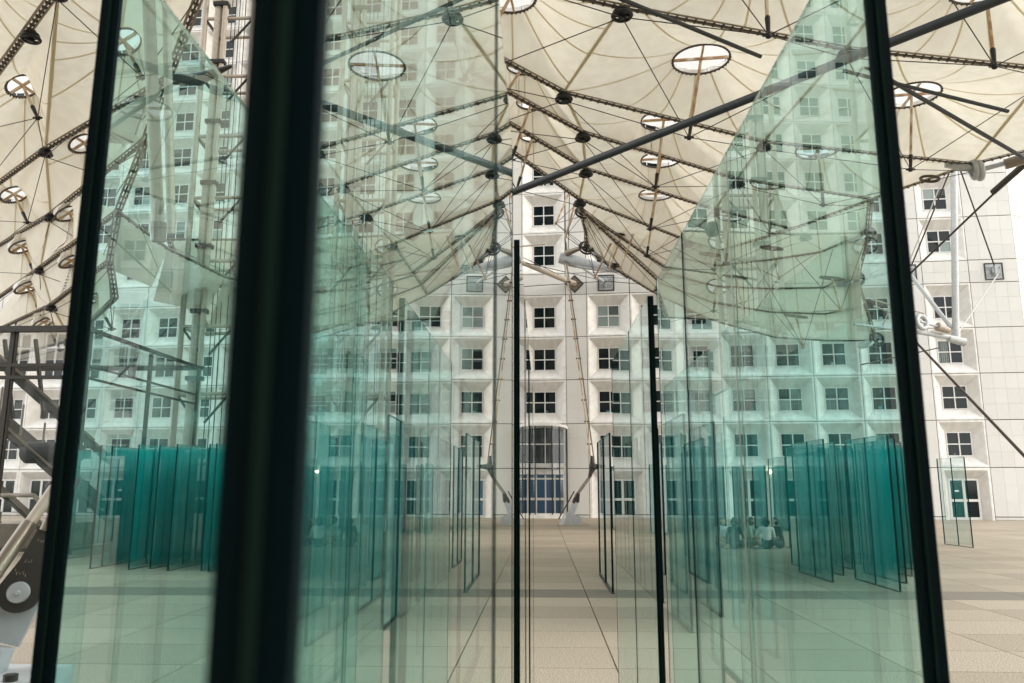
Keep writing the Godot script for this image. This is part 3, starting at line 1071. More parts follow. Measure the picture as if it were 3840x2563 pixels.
func plate(parent: Node3D, s: float, y: float, diamond := false) -> void:
	var t := Transform3D(Basis(Vector3.UP, -PHI) * (Basis(Vector3.BACK, PI / 4) if diamond else Basis()), on_facade(s, y, 0.0))
	var h := 0.40 if diamond else 0.5
	var m := MB.new()
	for e in [[-h, -h, -h + 0.06, h], [h - 0.06, -h, h, h], [-h + 0.06, -h, h - 0.06, -h + 0.06], [-h + 0.06, h - 0.06, h - 0.06, h]]:
		m.box(Vector3(e[0], e[1], -0.04), Vector3(e[2], e[3], 0.05), t)
	var o := part("anchor_frame", m, M.dark_steel, parent)
	m = MB.new()
	m.box(Vector3(-h + 0.06, -h + 0.06, 0.003), Vector3(h - 0.06, h - 0.06, 0.012), t)
	part("anchor_plate", m, M.bronze if diamond else M.grey_paint, o)
	if not diamond:
		m = MB.new()
		for q in [-0.2, 0.2]:
			m.torus(t * Vector3(-0.27, q, 0.03), t.basis.z, 0.08, 0.03, 14, 5)
			m.torus(t * Vector3(0.27, q, 0.03), t.basis.z, 0.08, 0.03, 14, 5)
		m.box(Vector3(-0.05, -0.3, 0.012), Vector3(0.05, 0.3, 0.3), t)
		m.box(Vector3(-0.15, -0.12, 0.1), Vector3(0.15, 0.12, 0.22), t)
		part("lug", m, M.grey_paint, o)

func centre_gear() -> void:
	var g := thing("canopy_strut_assembly", "grey tapered steel strut tied to the facade beside the entrance column", "strut", Vector3.ZERO)
	var m := MB.new()
	m.tube([Vector3(1.05, 14.76, -44.0), Vector3(1.2, 14.72, -44.0), Vector3(1.8, 14.5, -43.8), Vector3(3.2, 14.0, -43.3), Vector3(4.3, 13.6, -43.0)], [0.30, 0.34, 0.36, 0.26, 0.08], 14)
	part("tapered_tube", m, M.grey_paint, g)
	m = MB.new()
	m.tube([Vector3(1.45, 14.9, -43.6), Vector3(2.2, 15.0, -43.0)], [0.20, 0.12], 8)
	part("clevis", m, M.bronze, g)
	m = MB.new()
	m.tube([Vector3(2.2, 15.0, -43.0), Vector3(2.49, 14.9, -42.2)], [0.05], 6)
	part("link", m, M.black_steel, g)
	rod(g, "brace", Vector3(2.2, 14.15, -43.6), on_facade(3.80, 14.0, 0.25), 0.09, M.pale_paint)
	rod(g, "lower_rail", Vector3(2.0, 14.1, -43.5), Vector3(3.6, 13.65, -43.0), 0.05, M.pale_paint)
	plate(g, 3.94, 13.98)
	for a in [[1.4, 0.0], [1.55, 0.05]]:
		rod(g, "hanger", Vector3(a[0], 14.9, -43.9), Vector3(a[0] - 0.05 + a[1] * 3, 19.5, -42.0), 0.022, M.cable)
	m = MB.new()
	m.tube([Vector3(1.42, 14.95, -43.9), Vector3(1.42, 15.6, -43.8)], [0.10, 0.06], 8)
	m.tube([Vector3(1.38, 14.4, -43.7), Vector3(1.4, 13.9, -43.2)], [0.12, 0.09], 8)
	part("socket", m, M.bronze, g)
	var d := thing("facade_strut", "tan steel tube ending at a diamond plate on the facade", "strut")
	rod(d, "tube", Vector3(-1.3, 14.4, -43.4), on_facade(2.04, 13.97, 0.06), 0.13, M.tan_tube, 0.17)
	rod(d, "tip", Vector3(-1.7, 15.2, -43.3), Vector3(0.2, 15.45, -43.6), 0.05, M.tan_tube)
	plate(d, 2.04, 13.97, true)
	for q in [[Vector3(-1.3, 14.4, -43.4), on_facade(3.94, 14.0, 0.3)], [Vector3(-1.0, 14.6, -43.4), on_facade(1.9, 14.1, 0.2)]]:
		rod(d, "tie_cable", q[0], q[1], 0.02, M.cable)
	rod(d, "tie_cable", on_facade(-6, 13.6, 0.5), on_facade(3.9, 14.0, 0.35), 0.02, M.cable)
	rod(d, "tie_cable", on_facade(3.9, 14.0, 0.35), on_facade(11, 13.1, 0.6), 0.02, M.cable)
	# the double rod stay and its foot
	var s := thing("cable_stay", "slender double-rod stay with spacers leaning beside the entrance, bolted to a steel foot", "cable stay")
	var t0 := Vector3(1.40, 14.1, -43.1)
	var n0 := Vector3(2.46, 2.72, -39.3)
	for o in [-0.075, 0.075]:
		var r := rod(s, "stay_rod", t0 + Vector3(o * 0.6, 0, 0), n0 + Vector3(o, 0.3, 0), 0.035, M.bronze if o > 0 else M.rusty)
	for k in 9:
		var p := t0.lerp(n0, 0.1 + k * 0.1)
		var m2 := MB.new()
		m2.box(p - Vector3(0.14, 0.035, 0.05), p + Vector3(0.14, 0.035, 0.05))
		part("spacer", m2, M.dark_steel, s)
	m = MB.new()
	for q in [Vector3(-0.05, 0.55, 0), Vector3(0.62, 0.05, 0), Vector3(-0.22, -0.6, 0)]:
		m.tube([n0 + q * 0.15, n0 + q], [0.15, 0.05], 8)
	m.ball(n0, 0.2, 10)
	part("node", m, M.dark_steel, s)
	var f := Vector3(1.62, 1.15, -38.95)
	for o in [-0.05, 0.05]:
		rod(s, "stay_rod", n0 + Vector3(-0.1 + o, -0.4, 0), f + Vector3(o, 0.2, 0), 0.035, M.bronze)
	rod(s, "tail_cable", f + Vector3(-0.1, 0.4, 0), Vector3(0.75, 0.25, -38.6), 0.03, M.cable)
	m = MB.new()
	m.tube([f + Vector3(0.12, 0.3, 0), f, f - Vector3(0.1, 0.18, 0)], [0.06, 0.17, 0.14], 10)
	part("eye", m, M.dark_steel, s)
	m = MB.new()
	m.bar(f - Vector3(0.05, 0.1, 0), Vector3(1.2, 0.1, -38.7), 0.28, 0.16)
	part("lug", m, M.grey_paint, s)
	m = MB.new()
	var pk := Vector3(1.08, 0.62, -38.6)
	m.flat(Vector3(0.78, 0, -38.3), Vector3(0.98, 0, -38.2), pk, pk + Vector3(-0.05, 0, -0.1), Vector3(0, 0.2, 1))
	m.flat(pk, Vector3(1.85, 0.34, -38.5), Vector3(1.82, 0, -38.3), Vector3(1.05, 0, -38.2), Vector3(0, 0.2, 1))
	m.flat(pk, Vector3(1.85, 0.34, -38.5), Vector3(1.85, 0.34, -39.0), pk + Vector3(0, 0, -0.5), Vector3.UP)
	m.flat(Vector3(1.85, 0.34, -38.5), Vector3(1.85, 0.34, -39.0), Vector3(1.85, 0, -39.0), Vector3(1.82, 0, -38.3), Vector3.RIGHT)
	m.flat(pk, pk + Vector3(0, 0, -0.5), Vector3(0.78, 0, -39.0), Vector3(0.78, 0, -38.3), Vector3.LEFT)
	part("foot", m, M.grey_paint, s)

func right_gear() -> void:
	var g := thing("steel_pole", "tall pale grey pole hung before the right-hand column of windows", "pole")
	rod(g, "pole_tube", Vector3(22.25, 19.3, -41.0), Vector3(21.42, 9.75, -41.0), 0.17, M.pale_paint)
	var m := MB.new()
	m.tube([Vector3(21.42, 9.85, -41.0), Vector3(21.38, 9.2, -41.0)], [0.22, 0.2], 12)
	m.tube([Vector3(21.75, 9.1, -40.9), Vector3(20.9, 9.3, -40.8)], [0.22, 0.19], 12)
	part("pole_head", m, M.pale_paint, g)
	m = MB.new()
	m.tube([Vector3(21.0, 9.35, -40.8), Vector3(18.6, 9.55, -40.0), Vector3(15.5, 9.7, -39.0)], [0.13, 0.10, 0.06], 10)
	part("boom", m, M.pale_paint, g)
	m = MB.new()
	m.tube([Vector3(20.75, 9.62, -40.4), Vector3(20.1, 9.8, -40.2)], [0.16, 0.22], 10)
	part("clevis", m, M.tan_tube, g)
	m = MB.new()
	m.torus(Vector3(19.15, 9.95, -39.8), Vector3(0.5, 0.1, 1).normalized(), 0.34, 0.12, 22, 8)
	part("pulley", m, M.grey_paint, g)
	rod(g, "link", Vector3(20.1, 9.8, -40.2), Vector3(19.1, 9.98, -39.8), 0.06, M.pale_paint)
	rod(g, "link", Vector3(19.1, 9.95, -39.8), Vector3(16.5, 10.6, -39.0), 0.05, M.tan_tube)
	rod(g, "link", Vector3(19.3, 10.4, -39.8), Vector3(16.5, 11.0, -39.2), 0.04, M.tan_tube)
	rod(g, "brace", Vector3(21.2, 9.9, -41.0), on_facade(21.45, 13.7, 0.3), 0.11, M.pale_paint)
	rod(g, "back_stay", Vector3(21.6, 9.7, -41.0), on_facade(26.1, 13.7, 0.3), 0.035, M.pale_cable)
	rod(g, "stay_cable", Vector3(22.1, 18.6, -41.2), on_facade(21.5, 14.4, 0.3), 0.04, M.cable)
	rod(g, "stay_cable", Vector3(22.6, 18.8, -41.2), on_facade(25.95, 14.2, 0.3), 0.04, M.cable)
	rod(g, "stay_cable", Vector3(22.0, 18.8, -41.2), on_facade(19.4, 10.6, 0.8), 0.035, M.pale_cable)
	rod(g, "stay_cable", Vector3(20.4, 8.8, -40.7), Vector3(15.5, 7.6, -38.5), 0.035, M.cable)
	plate(g, 21.33, 14.0)
	plate(g, 26.02, 13.94)
	var c := thing("diagonal_cable", "dark cable running down from the left pulley to the plaza on the right edge", "cable")
	rod(c, "cable", Vector3(17.4, 10.0, -39.0), Vector3(14.12, 2.66, -24.0), 0.05, M.cable)
	rod(c, "cable_end", Vector3(14.12, 2.66, -24.0), Vector3(13.5, 1.2, -21.0), 0.05, M.cable)
	var d := thing("diagonal_cable", "dark cable rising from the upper facade plate to the canopy corner", "cable")
	rod(d, "cable", Vector3(18.9, 12.3, -41.5), Vector3(20.3, 15.1, -32.0), 0.05, M.cable)
	rod(d, "fork", Vector3(20.0, 14.6, -34.0), Vector3(20.3, 15.1, -32.0), 0.14, M.dark_steel)

func big_pipe() -> void:
	var p := thing("steel_pipe", "long dark grey steel pipe crossing below the canopy", "pipe")
	var a := Vector3(-0.63, 8.7, -18.0)
	var b := Vector3(7.5, 9.56, -12.0)
	rod(p, "pipe_tube", a - (b - a) * 0.35, b + (b - a) * 0.25, 0.086, M.pipe)
	var m := MB.new()
	m.ball(a - (b - a) * 0.35, 0.22, 10)
	part("end_joint", m, M.black_steel, p)

func lift_mast(x: float, z: float, label: String) -> void:
	var g := thing("lift_mast", label, "mast", Vector3(x, 0, z), "lift masts before the left facade")
	for q in [[-0.55, 0.5, 0.11], [0.0, 0.5, 0.15], [0.32, 0.6, 0.10], [-0.55, -0.9, 0.11], [1.5, 0.5, 0.11], [1.5, -0.9, 0.11]]:
		rod(g, "upright", Vector3(q[0], 0, q[1]), Vector3(q[0], 38, q[1]), q[2], M.tan_tube)
	var y := 2.6
	while y < 38:
		for e in [[Vector3(-0.55, y, 0.5), Vector3(1.5, y, 0.5)], [Vector3(-0.55, y, -0.9), Vector3(1.5, y, -0.9)], [Vector3(-0.55, y, 0.5), Vector3(-0.55, y, -0.9)], [Vector3(1.5, y, 0.5), Vector3(1.5, y, -0.9)]]:
			rod(g, "crossbar", e[0], e[1], 0.07, M.tan_tube)
		rod(g, "brace", Vector3(-0.55, y, 0.5), Vector3(0.3, y - 1.1, 0.5), 0.05, M.dark_steel)
		rod(g, "brace", Vector3(1.5, y, 0.5), Vector3(0.6, y - 1.1, 0.5), 0.05, M.dark_steel)
		var m := MB.new()
		m.box(Vector3(-0.16, y + 0.5, 0.42), Vector3(0.46, y + 0.66, 0.74))
		part("collar", m, M.black_steel, g)
		y += 2.62
	for q in [-0.3, -0.15, 0.55, 0.75, 0.95, 1.25]:
		rod(g, "guide_cable", Vector3(q, 0.5, 0.2 + q * 0.2), Vector3(q * 0.8, 38, 0.2 + q * 0.2), 0.018, M.cable)

func inclined_masts() -> void:
	var g := thing("inclined_mast", "pair of thick tan tubes leaning above the near left glass panel", "mast")
	rod(g, "mast_tube", Vector3(-9.6, 14.6, -16.9), Vector3(-9.2, 7.9, -17.8), 0.15, M.tan_tube)
	rod(g, "mast_tube", Vector3(-9.1, 14.7, -16.8), Vector3(-8.75, 7.6, -17.6), 0.10, M.tan_tube)
	var m := MB.new()
	m.tube([Vector3(-9.2, 7.95, -17.8), Vector3(-9.18, 7.5, -17.85)], [0.20, 0.17], 12)
	part("socket", m, M.bronze, g)

func stair_enclosure() -> void:
	var g := thing("glass_stair_enclosure", "steel framed glass enclosure around a staircase at the left edge", "enclosure", Vector3(-12.3, 0, -20.6))
	var W := 9.0
	var D := 7.0
	var Ht := 5.85
	var xs := [-W, -6.1, -4.1, -2.05, 0.0]
	var mk := func(lo, hi, called, mat):
		var m := MB.new()
		m.box(lo, hi)
		return part(called, m, mat, g)
	for x in xs:
		mk.call(Vector3(x - 0.06, 0, -0.06), Vector3(x + 0.06, Ht, 0.06), "post", M.dark_steel)
		mk.call(Vector3(x + 0.09, 0, -0.04), Vector3(x + 0.12, Ht, 0.04), "post", M.dark_steel)
	for z in [-3.5, -7.0]:
		mk.call(Vector3(-0.05, 0, z - 0.05), Vector3(0.05, Ht, z + 0.05), "post", M.dark_steel)
		mk.call(Vector3(-W - 0.09, 0, z - 0.09), Vector3(-W + 0.09, Ht, z + 0.09), "post", M.dark_steel)
	for y in [0.12, 4.62, 4.95]:
		mk.call(Vector3(-W, y - 0.045, -0.05), Vector3(0.0, y + 0.045, 0.062), "rail", M.dark_steel)
		mk.call(Vector3(-0.03, y - 0.03, -D), Vector3(0.035, y + 0.03, -0.06), "rail", M.dark_steel)
	mk.call(Vector3(-W - 0.1, Ht, 0.0), Vector3(0.16, Ht + 0.16, 0.16), "roof_beam", M.dark_steel)
	mk.call(Vector3(0.06, Ht, -D), Vector3(0.158, Ht + 0.1, 0.0), "roof_beam", M.dark_steel)
	mk.call(Vector3(-W, Ht, -D - 0.1), Vector3(0.158, Ht + 0.158, -D), "roof_beam", M.dark_steel)
	var rf := MB.new()
	rf.quad(Vector3(-W, Ht + 0.1, -D), Vector3(0, Ht + 0.1, -D), Vector3(0, Ht + 0.1, 0), Vector3(-W, Ht + 0.1, 0), Vector3.UP)
	part("roof_pane", rf, M.clear_glass, g)
	for k in xs.size() - 1:
		for y in [[0.2, 4.55], [5.02, 5.8]]:
			var m := MB.new()
			m.quad(Vector3(xs[k] + 0.18, y[0], 0), Vector3(xs[k + 1] - 0.1, y[0], 0), Vector3(xs[k + 1] - 0.1, y[1], 0), Vector3(xs[k] + 0.18, y[1], 0), Vector3.BACK)
			part("pane", m, M.clear_glass, g)
	for z in [[-3.4, -0.1], [-6.9, -3.6]]:
		var m := MB.new()
		m.quad(Vector3(0, 0.2, z[0]), Vector3(0, 0.2, z[1]), Vector3(0, 5.8, z[1]), Vector3(0, 5.8, z[0]), Vector3.RIGHT)
		part("pane", m, M.clear_glass, g)
	# sloping stair trusses inside
	for k in 13:
		var o := Vector3(0.0, -0.33 * k, -0.7 - 0.7 * (k % 5))
		rod(g, "stringer", Vector3(-4.6, 6.6, 0) + o, Vector3(-0.3, 3.2, 0) + o, 0.055, M.dark_steel)
		rod(g, "handrail", Vector3(-4.6, 6.75, 0.1) + o, Vector3(-0.3, 3.35, 0.1) + o, 0.03, M.bronze)
	var es := MB.new()
	es.bar(Vector3(-7.0, 6.0, -2.6), Vector3(-0.7, 1.2, -2.6), 0.9, 0.22)
	part("escalator_truss", es, M.dark_steel, g)
	for k in 8:
		var ex := -6.4 + k * 0.7
		rod(g, "baluster", Vector3(ex, 5.85 - k * 0.53, -2.0), Vector3(ex, 6.75 - k * 0.53, -2.0), 0.03, M.bronze)
	for k in 4:
		var x := -3.9 + k * 0.9
		rod(g, "hanger", Vector3(x, 5.85, -1.0), Vector3(x + 0.5, 3.6, -1.0), 0.06, M.dark_steel)
	var mt := MB.new()
	mt.tube([Vector3(-2.0, 2.65, -0.9), Vector3(-1.9, 2.65, -0.9), Vector3(-0.5, 2.65, -0.9), Vector3(-0.4, 2.65, -0.9)], [0.22, 0.30, 0.30, 0.22], 14)
	part("winch_motor", mt, M.black_steel, g)
	for k in 3:
		mk.call(Vector3(-8.5 + k * 2.6, 0.0, -2.4 - k * 0.5), Vector3(-6.4 + k * 2.6, 1.3 - k * 0.3, -1.6), "stair_flight", M.bronze)
	rod(g, "handrail", Vector3(-3.2, 1.5, -0.6), Vector3(-1.4, 1.5, -0.6), 0.06, M.tan_tube)
	rod(g, "handrail", Vector3(-1.4, 1.5, -0.6), Vector3(-0.3, 0.5, -0.6), 0.06, M.tan_tube)
	rod(g, "handrail", Vector3(-3.4, 0.7, -0.6), Vector3(-2.2, 0.1, -0.6), 0.06, M.tan_tube)

func cable_anchor() -> void:
	var g := thing("cable_anchor", "grey steel anchor with a dark scribbled clevis and round pin at the lower left", "anchor")
	var pin := Vector3(-4.23, 0.87, -6.5)
	var dir := (Vector3(-4.16, 1.42, -6.62) - Vector3(-4.44, 0.40, -6.45)).normalized()
	var base := Vector3(-4.42, 0.0, -6.35)
	var side := dir.cross(Vector3(0.35, 0, 1)).normalized()
	var ax := side.cross(dir).normalized()
	if ax.z < 0:
		ax = -ax
	var m := MB.new()
	m.tube([base, pin - dir * 0.42], [0.15, 0.145], 16)
	part("tube_base", m, M.grey_paint, g)
	# tapering fork of the base
	m = MB.new()
	var w := Transform3D(Basis(side, dir, ax).orthonormalized(), pin)
	for z in [[-0.10, -0.04], [0.0, 0.001]]:
		pass
	var prof := []
	for k in 13:
		var a := PI * k / 12.0
		prof.append(Vector2(cos(a) * 0.165, sin(a) * 0.165))
	prof.append(Vector2(-0.15, -0.40))
	prof.append(Vector2(0.15, -0.40))
	extrude(m, prof, -0.13, -0.06, w)
	part("fork", m, M.grey_paint, g)
	m = MB.new()
	var p2 := []
	for k in 17:
		var a := PI + PI * k / 16.0
		p2.append(Vector2(cos(a) * 0.158, sin(a) * 0.158))
	p2.append(Vector2(0.095, 0.24))
	p2.append(Vector2(0.065, 0.56))
	p2.append(Vector2(-0.065, 0.56))
	p2.append(Vector2(-0.095, 0.24))
	extrude(m, p2, -0.05, 0.03, w)
	var cl := part("clevis", m, M.dark_steel, g)
	m = MB.new()
	m.tube([w * Vector3(0, 0.5, -0.01), w * Vector3(0, 0.6, -0.01)], [0.075, 0.075], 14)
	m.torus(w * Vector3(0, 0.6, -0.01), dir, 0.06, 0.02, 18, 6)
	part("collar", m, M.bronze, cl)
	# chalk scribbles on the clevis
	m = MB.new()
	var rng := RandomNumberGenerator.new()
	rng.seed = 9
	for line in [[-0.06, 0.14, 7], [-0.02, 0.24, 4], [0.0, 0.42, 5]]:
		var x0: float = line[0]
		for k in line[2]:
			var px: float = x0 + k * 0.013 - 0.03
			var a := w * Vector3(px, line[1] + rng.randf_range(-0.012, 0.012), 0.032)
			var b := w * Vector3(px + rng.randf_range(-0.004, 0.012), line[1] + rng.randf_range(-0.02, 0.024), 0.032)
			m.bar(a, b, 0.003, 0.003)
	part("chalk_scribble", m, M.chalk, cl)
	m = MB.new()
	m.tube([w * Vector3(0, 0, 0.03), w * Vector3(0, 0, 0.05), w * Vector3(0, 0, 0.06)], [0.085, 0.085, 0.078], 20)
	m.tube([w * Vector3(0, 0, 0.06), w * Vector3(0, 0, 0.085)], [0.022, 0.02], 6)
	part("pin", m, M.grey_paint, g)
	m = MB.new()
	m.bar(w * Vector3(0, 0.56, -0.01), w * Vector3(0, 0.95, -0.03), 0.08, 0.04)
	part("tongue", m, M.grey_paint, g)
	m = MB.new()
	m.tube([w * Vector3(0, 0.9, -0.03), w * Vector3(0.0, 0.97, -0.03)], [0.05], 8)
	part("stay_rope", m, M.dark_steel, g)
	m = MB.new()
	m.box(Vector3(-4.75, 0.0, -6.7), Vector3(-3.86, 0.28, -6.05))
	part("base_plate", m, M.pale_paint, g)
	for q in [[-3.98, -6.12], [-3.98, -6.5], [-4.3, -6.1]]:
		m = MB.new()
		m.tube([Vector3(q[0], 0.28, q[1]), Vector3(q[0], 0.33, q[1])], [0.05, 0.05], 6)
		part("bolt", m, M.dark_steel, g)
	var h := thing("leaning_tube", "bronze metal tube leaning diagonally in front of the cable anchor", "tube")
	var a1 := Vector3(-4.45, 0.72, -6.2)
	var b1 := Vector3(-4.20, 1.83, -6.9)
	rod(h, "lower_sleeve", a1 - (b1 - a1) * 0.5, a1.lerp(b1, 0.62), 0.062, M.bronze)
	rod(h, "upper_tube", a1.lerp(b1, 0.62), b1 + (b1 - a1) * 0.04, 0.048, M.tan_tube)
	m = MB.new()
	var cc := a1.lerp(b1, 0.9)
	m.torus(cc, b1 - a1, 0.05, 0.016, 18, 6)
	part("clamp_band", m, M.black_steel, h)

func extrude(m: MB, prof: Array, z0: float, z1: float, t: Transform3D) -> void:
	var n := prof.size()
	var ce := Vector2.ZERO
	for q in prof:
		ce += q
	ce /= n
	for k in n:
		var a: Vector2 = prof[k]
		var b: Vector2 = prof[(k + 1) % n]
		var pa := Vector3(a.x, a.y, 0)
		var pb := Vector3(b.x, b.y, 0)
		var zz0 := Vector3(0, 0, z0)
		var zz1 := Vector3(0, 0, z1)
		var c3 := Vector3(ce.x, ce.y, 0)
		m.tri(t * (c3 + zz1), t * (pa + zz1), t * (pb + zz1), t.basis.z, t.basis.z, t.basis.z)
		m.tri(t * (c3 + zz0), t * (pa + zz0), t * (pb + zz0), -t.basis.z, -t.basis.z, -t.basis.z)
		var o := t.basis * ((pa + pb) / 2 - c3)
		m.flat(t * (pa + zz0), t * (pb + zz0), t * (pb + zz1), t * (pa + zz1), o)

# ---------------------------------------------------------------- glass
const GH := 2.62
func panel(x: float, z0: float, z1: float, seams: Array, label: String, near: bool, group: String, th := 0.03) -> Node3D:
	var g := thing("glass_windbreak", label, "windbreak", Vector3(x, 0, -z0), group)
	var cuts := [z0] + seams + [z1]
	if near:
		var bm := BoxMesh.new()
		bm.size = Vector3(th, GH - 0.02, z1 - z0 - 0.024)
		part("pane", bm, M.glass, g, Vector3(0, GH / 2 + 0.01, -(z1 - z0) / 2))
	else:
		for k in cuts.size() - 1:
			var a: float = cuts[k] - z0 + (0.012 if k == 0 else 0.004)
			var b: float = cuts[k + 1] - z0 - (0.012 if k == cuts.size() - 2 else 0.004)
			var m := MB.new()
			m.quad(Vector3(0, 0.02, -a), Vector3(0, GH, -a), Vector3(0, GH, -b), Vector3(0, 0.02, -b), Vector3.RIGHT)
			part("pane", m, M.pale_glass if group in ["", "panels along the entrance path", "panels by the double door"] else (M.mid_glass if group == "farther left glass field" else M.thin_glass), g)
	var e := MB.new()
	var mat: Material = M.glass_edge if near else M.teal_edge
	e.box(Vector3(-th / 2 - 0.001, 0.02, -0.010), Vector3(th / 2 + 0.001, GH + 0.001, 0.0))
	var ed := part("edge", e, mat, g)
	if near:
		e = MB.new()
		e.box(Vector3(-0.002, 0.03, -0.001), Vector3(0.002, GH - 0.005, 0.0025))
		part("interlayer", e, M.interlayer, ed)
	e = MB.new()
	e.box(Vector3(-th / 2 - 0.001, 0.02, -(z1 - z0)), Vector3(th / 2 + 0.001, GH + 0.001, -(z1 - z0) + 0.010))
	part("edge", e, mat, g)
	for s in seams:
		e = MB.new()
		var dark: bool = s == 2.80
		var hw := 0.007 if dark else 0.0035
		if near:
			for q in [-1.0, 1.0]:
				e.box(Vector3(q * (th / 2 + 0.0015) - 0.001, 0.02, -(s - z0) - hw), Vector3(q * (th / 2 + 0.0015) + 0.001, GH, -(s - z0) + hw))
		else:
			e.box(Vector3(-th / 2 - 0.0005, 0.02, -(s - z0) - hw), Vector3(th / 2 + 0.0005, GH, -(s - z0) + hw))
		part("joint", e, M.tan_tube if s == 2.09 else (M.glass_edge if near else M.teal_edge), g)
	if not near:
		e = MB.new()
		e.box(Vector3(-th / 2, GH, -(z1 - z0) + 0.01), Vector3(th / 2, GH + 0.006, -0.01))
		part("top_edge", e, M.top_edge, g)
	e = MB.new()
	e.box(Vector3(-0.03, 0.0, -(z1 - z0)), Vector3(0.03, 0.012, 0.0))
	part("floor_slot", e, M.dark_steel, g)
	return g

func glass() -> void:
	panel(-0.0895, 0.25, 2.06, [1.29], "nearest glass panel, its dark edge a thick blurred bar left of the middle", true, "", 0.0235)
	panel(-0.092, 2.86, 4.75, [3.82], "glass panel seen edge-on as a black line at the middle of the picture", true, "", 0.020)
	panel(-0.094, 5.3, 7.25, [], "third glass panel from the camera in the middle row, a thin dark line", true, "", 0.018)
	panel(-0.735, 1.2, 3.1, [], "near glass panel at the left whose dark edge leans beside the anchor", true, "")
	panel(-0.71, 4.05, 6.0, [], "glass panel with a dark teal edge left of the entrance path, behind the nearest panel", true, "", 0.036)
	panel(-0.71, 6.7, 8.6, [], "second glass panel in the row left of the entrance path, below the left coffers", false, "")
	panel(0.53, 1.15, 3.46, [2.09, 2.80], "large near glass panel at the right with a thick dark leaning edge", true, "", 0.029)
	panel(0.53, 3.77, 5.83, [4.65], "glass panel behind the large right one, its dark edge right of the entrance", true, "", 0.026)
	var ord := ["first", "second", "third", "fourth", "fifth", "sixth", "seventh", "eighth", "ninth", "tenth", "eleventh", "twelfth", "thirteenth", "fourteenth", "fifteenth", "sixteenth", "seventeenth", "eighteenth", "nineteenth", "twentieth", "twenty-first", "twenty-second", "twenty-third", "twenty-fourth", "twenty-fifth", "twenty-sixth", "twenty-seventh", "twenty-eighth"]
	# far ones ahead of the right row
	var k := 0
	for q in [[1.14, 13.53], [1.14, 15.05]]:
		panel(q[0], q[1], q[1] + (1.45 if q[0] > 1 else 1.9), [], "glass panel right of the entrance path, %s from the camera" % ord[k], false, "panels along the entrance path")
		k += 1
	k = 0
	for q in [[2.43, 11.21], [1.8, 12.5], [2.43, 13.8], [1.8, 10.0], [1.8, 15.0], [2.43, 16.4], [3.05, 15.2], [1.8, 17.6], [3.05, 17.8], [2.43, 18.9], [3.7, 17.8], [3.05, 20.3], [3.7, 20.4], [4.3, 20.8]]:
		panel(q[0], q[1], q[1] + 1.93, [q[1] + 0.97], "teal glass panel between the near right panel and the seated people, %s in that cluster" % ord[k], false, "panels before the seated people")
		k += 1
	k = 0
	for i in 5:
		panel(5.34 + 0.635 * i, 15.3 + 1.2 * i, 17.23 + 1.2 * i, [16.25 + 1.2 * i], "%s panel from the left in the dense teal glass cluster right of the people" % ord[i], false, "dense cluster right of the people")
	for i in 6:
		panel(5.98 + 0.635 * i, 13.98 + 1.2 * i, 15.91 + 1.2 * i, [14.97 + 1.2 * i], "%s panel of the nearer row in the teal glass cluster right of the people" % ord[i], false, "dense cluster right of the people")
	for i in 4:
		panel(5.7 + 0.635 * i, 17.0 + 1.2 * i, 18.9 + 1.2 * i, [], "%s panel of the back row in the teal glass cluster right of the people" % ord[i], false, "dense cluster right of the people")
	panel(7.19, 23.94, 25.7, [], "single glass panel standing just right of the seated people", false, "")
	k = 0
	for q in [[11.22, 24.14, 25.7], [11.93, 25.39, 27.0]]:
		panel(q[0], q[1], q[2], [], "%s of two narrow glass panels left of the white double door" % ord[k], false, "panels by the double door")
		k += 1
	panel(12.5, 24.2, 25.85, [25.0], "clear green glass panel standing in front of the white double door", false, "")
	for i in 26:
		var fz := 33.0 + 1.15 * (i % 3)
		panel(3.0 + 0.29 * i, fz, fz + 2.0, [], "%s panel from the left in the far teal row behind the seated people" % ord[i], false, "far row behind the people")
	for i in 26:
		var fz := 30.0 + 1.15 * (i % 3)
		panel(-3.2 - 0.36 * i, fz, fz + 2.0, [], "teal glass panel in the far row along the left facade", false, "far row along the left facade")
	# left field: rows of panels set alternately, as on the right
	for i in 17:
		for j in 6:
			var x := -1.36 - 0.64 * i
			var z := 8.6 + 2.55 * j + 1.27 * (i % 2) + 0.2 * i
			var lean := -x / z
			if lean > 0.60 or lean < 0.13 or z > 21.5 or (lean > 0.32 and z < 16.6):
				continue
			panel(x, z, z + 1.93, [z + 0.96] if j < 2 else [], "teal glass panel in the crowded field left of the entrance path", false, "left glass field")
	for k2 in 11:
		var xx := -6.9 - 0.31 * k2
		var zz := 16.6 + 1.3 * (k2 % 3) + 0.06 * k2
		panel(xx, zz, zz + 1.93, [], "teal glass panel in the farther field left of the path, before the stair enclosure", false, "farther left glass field")

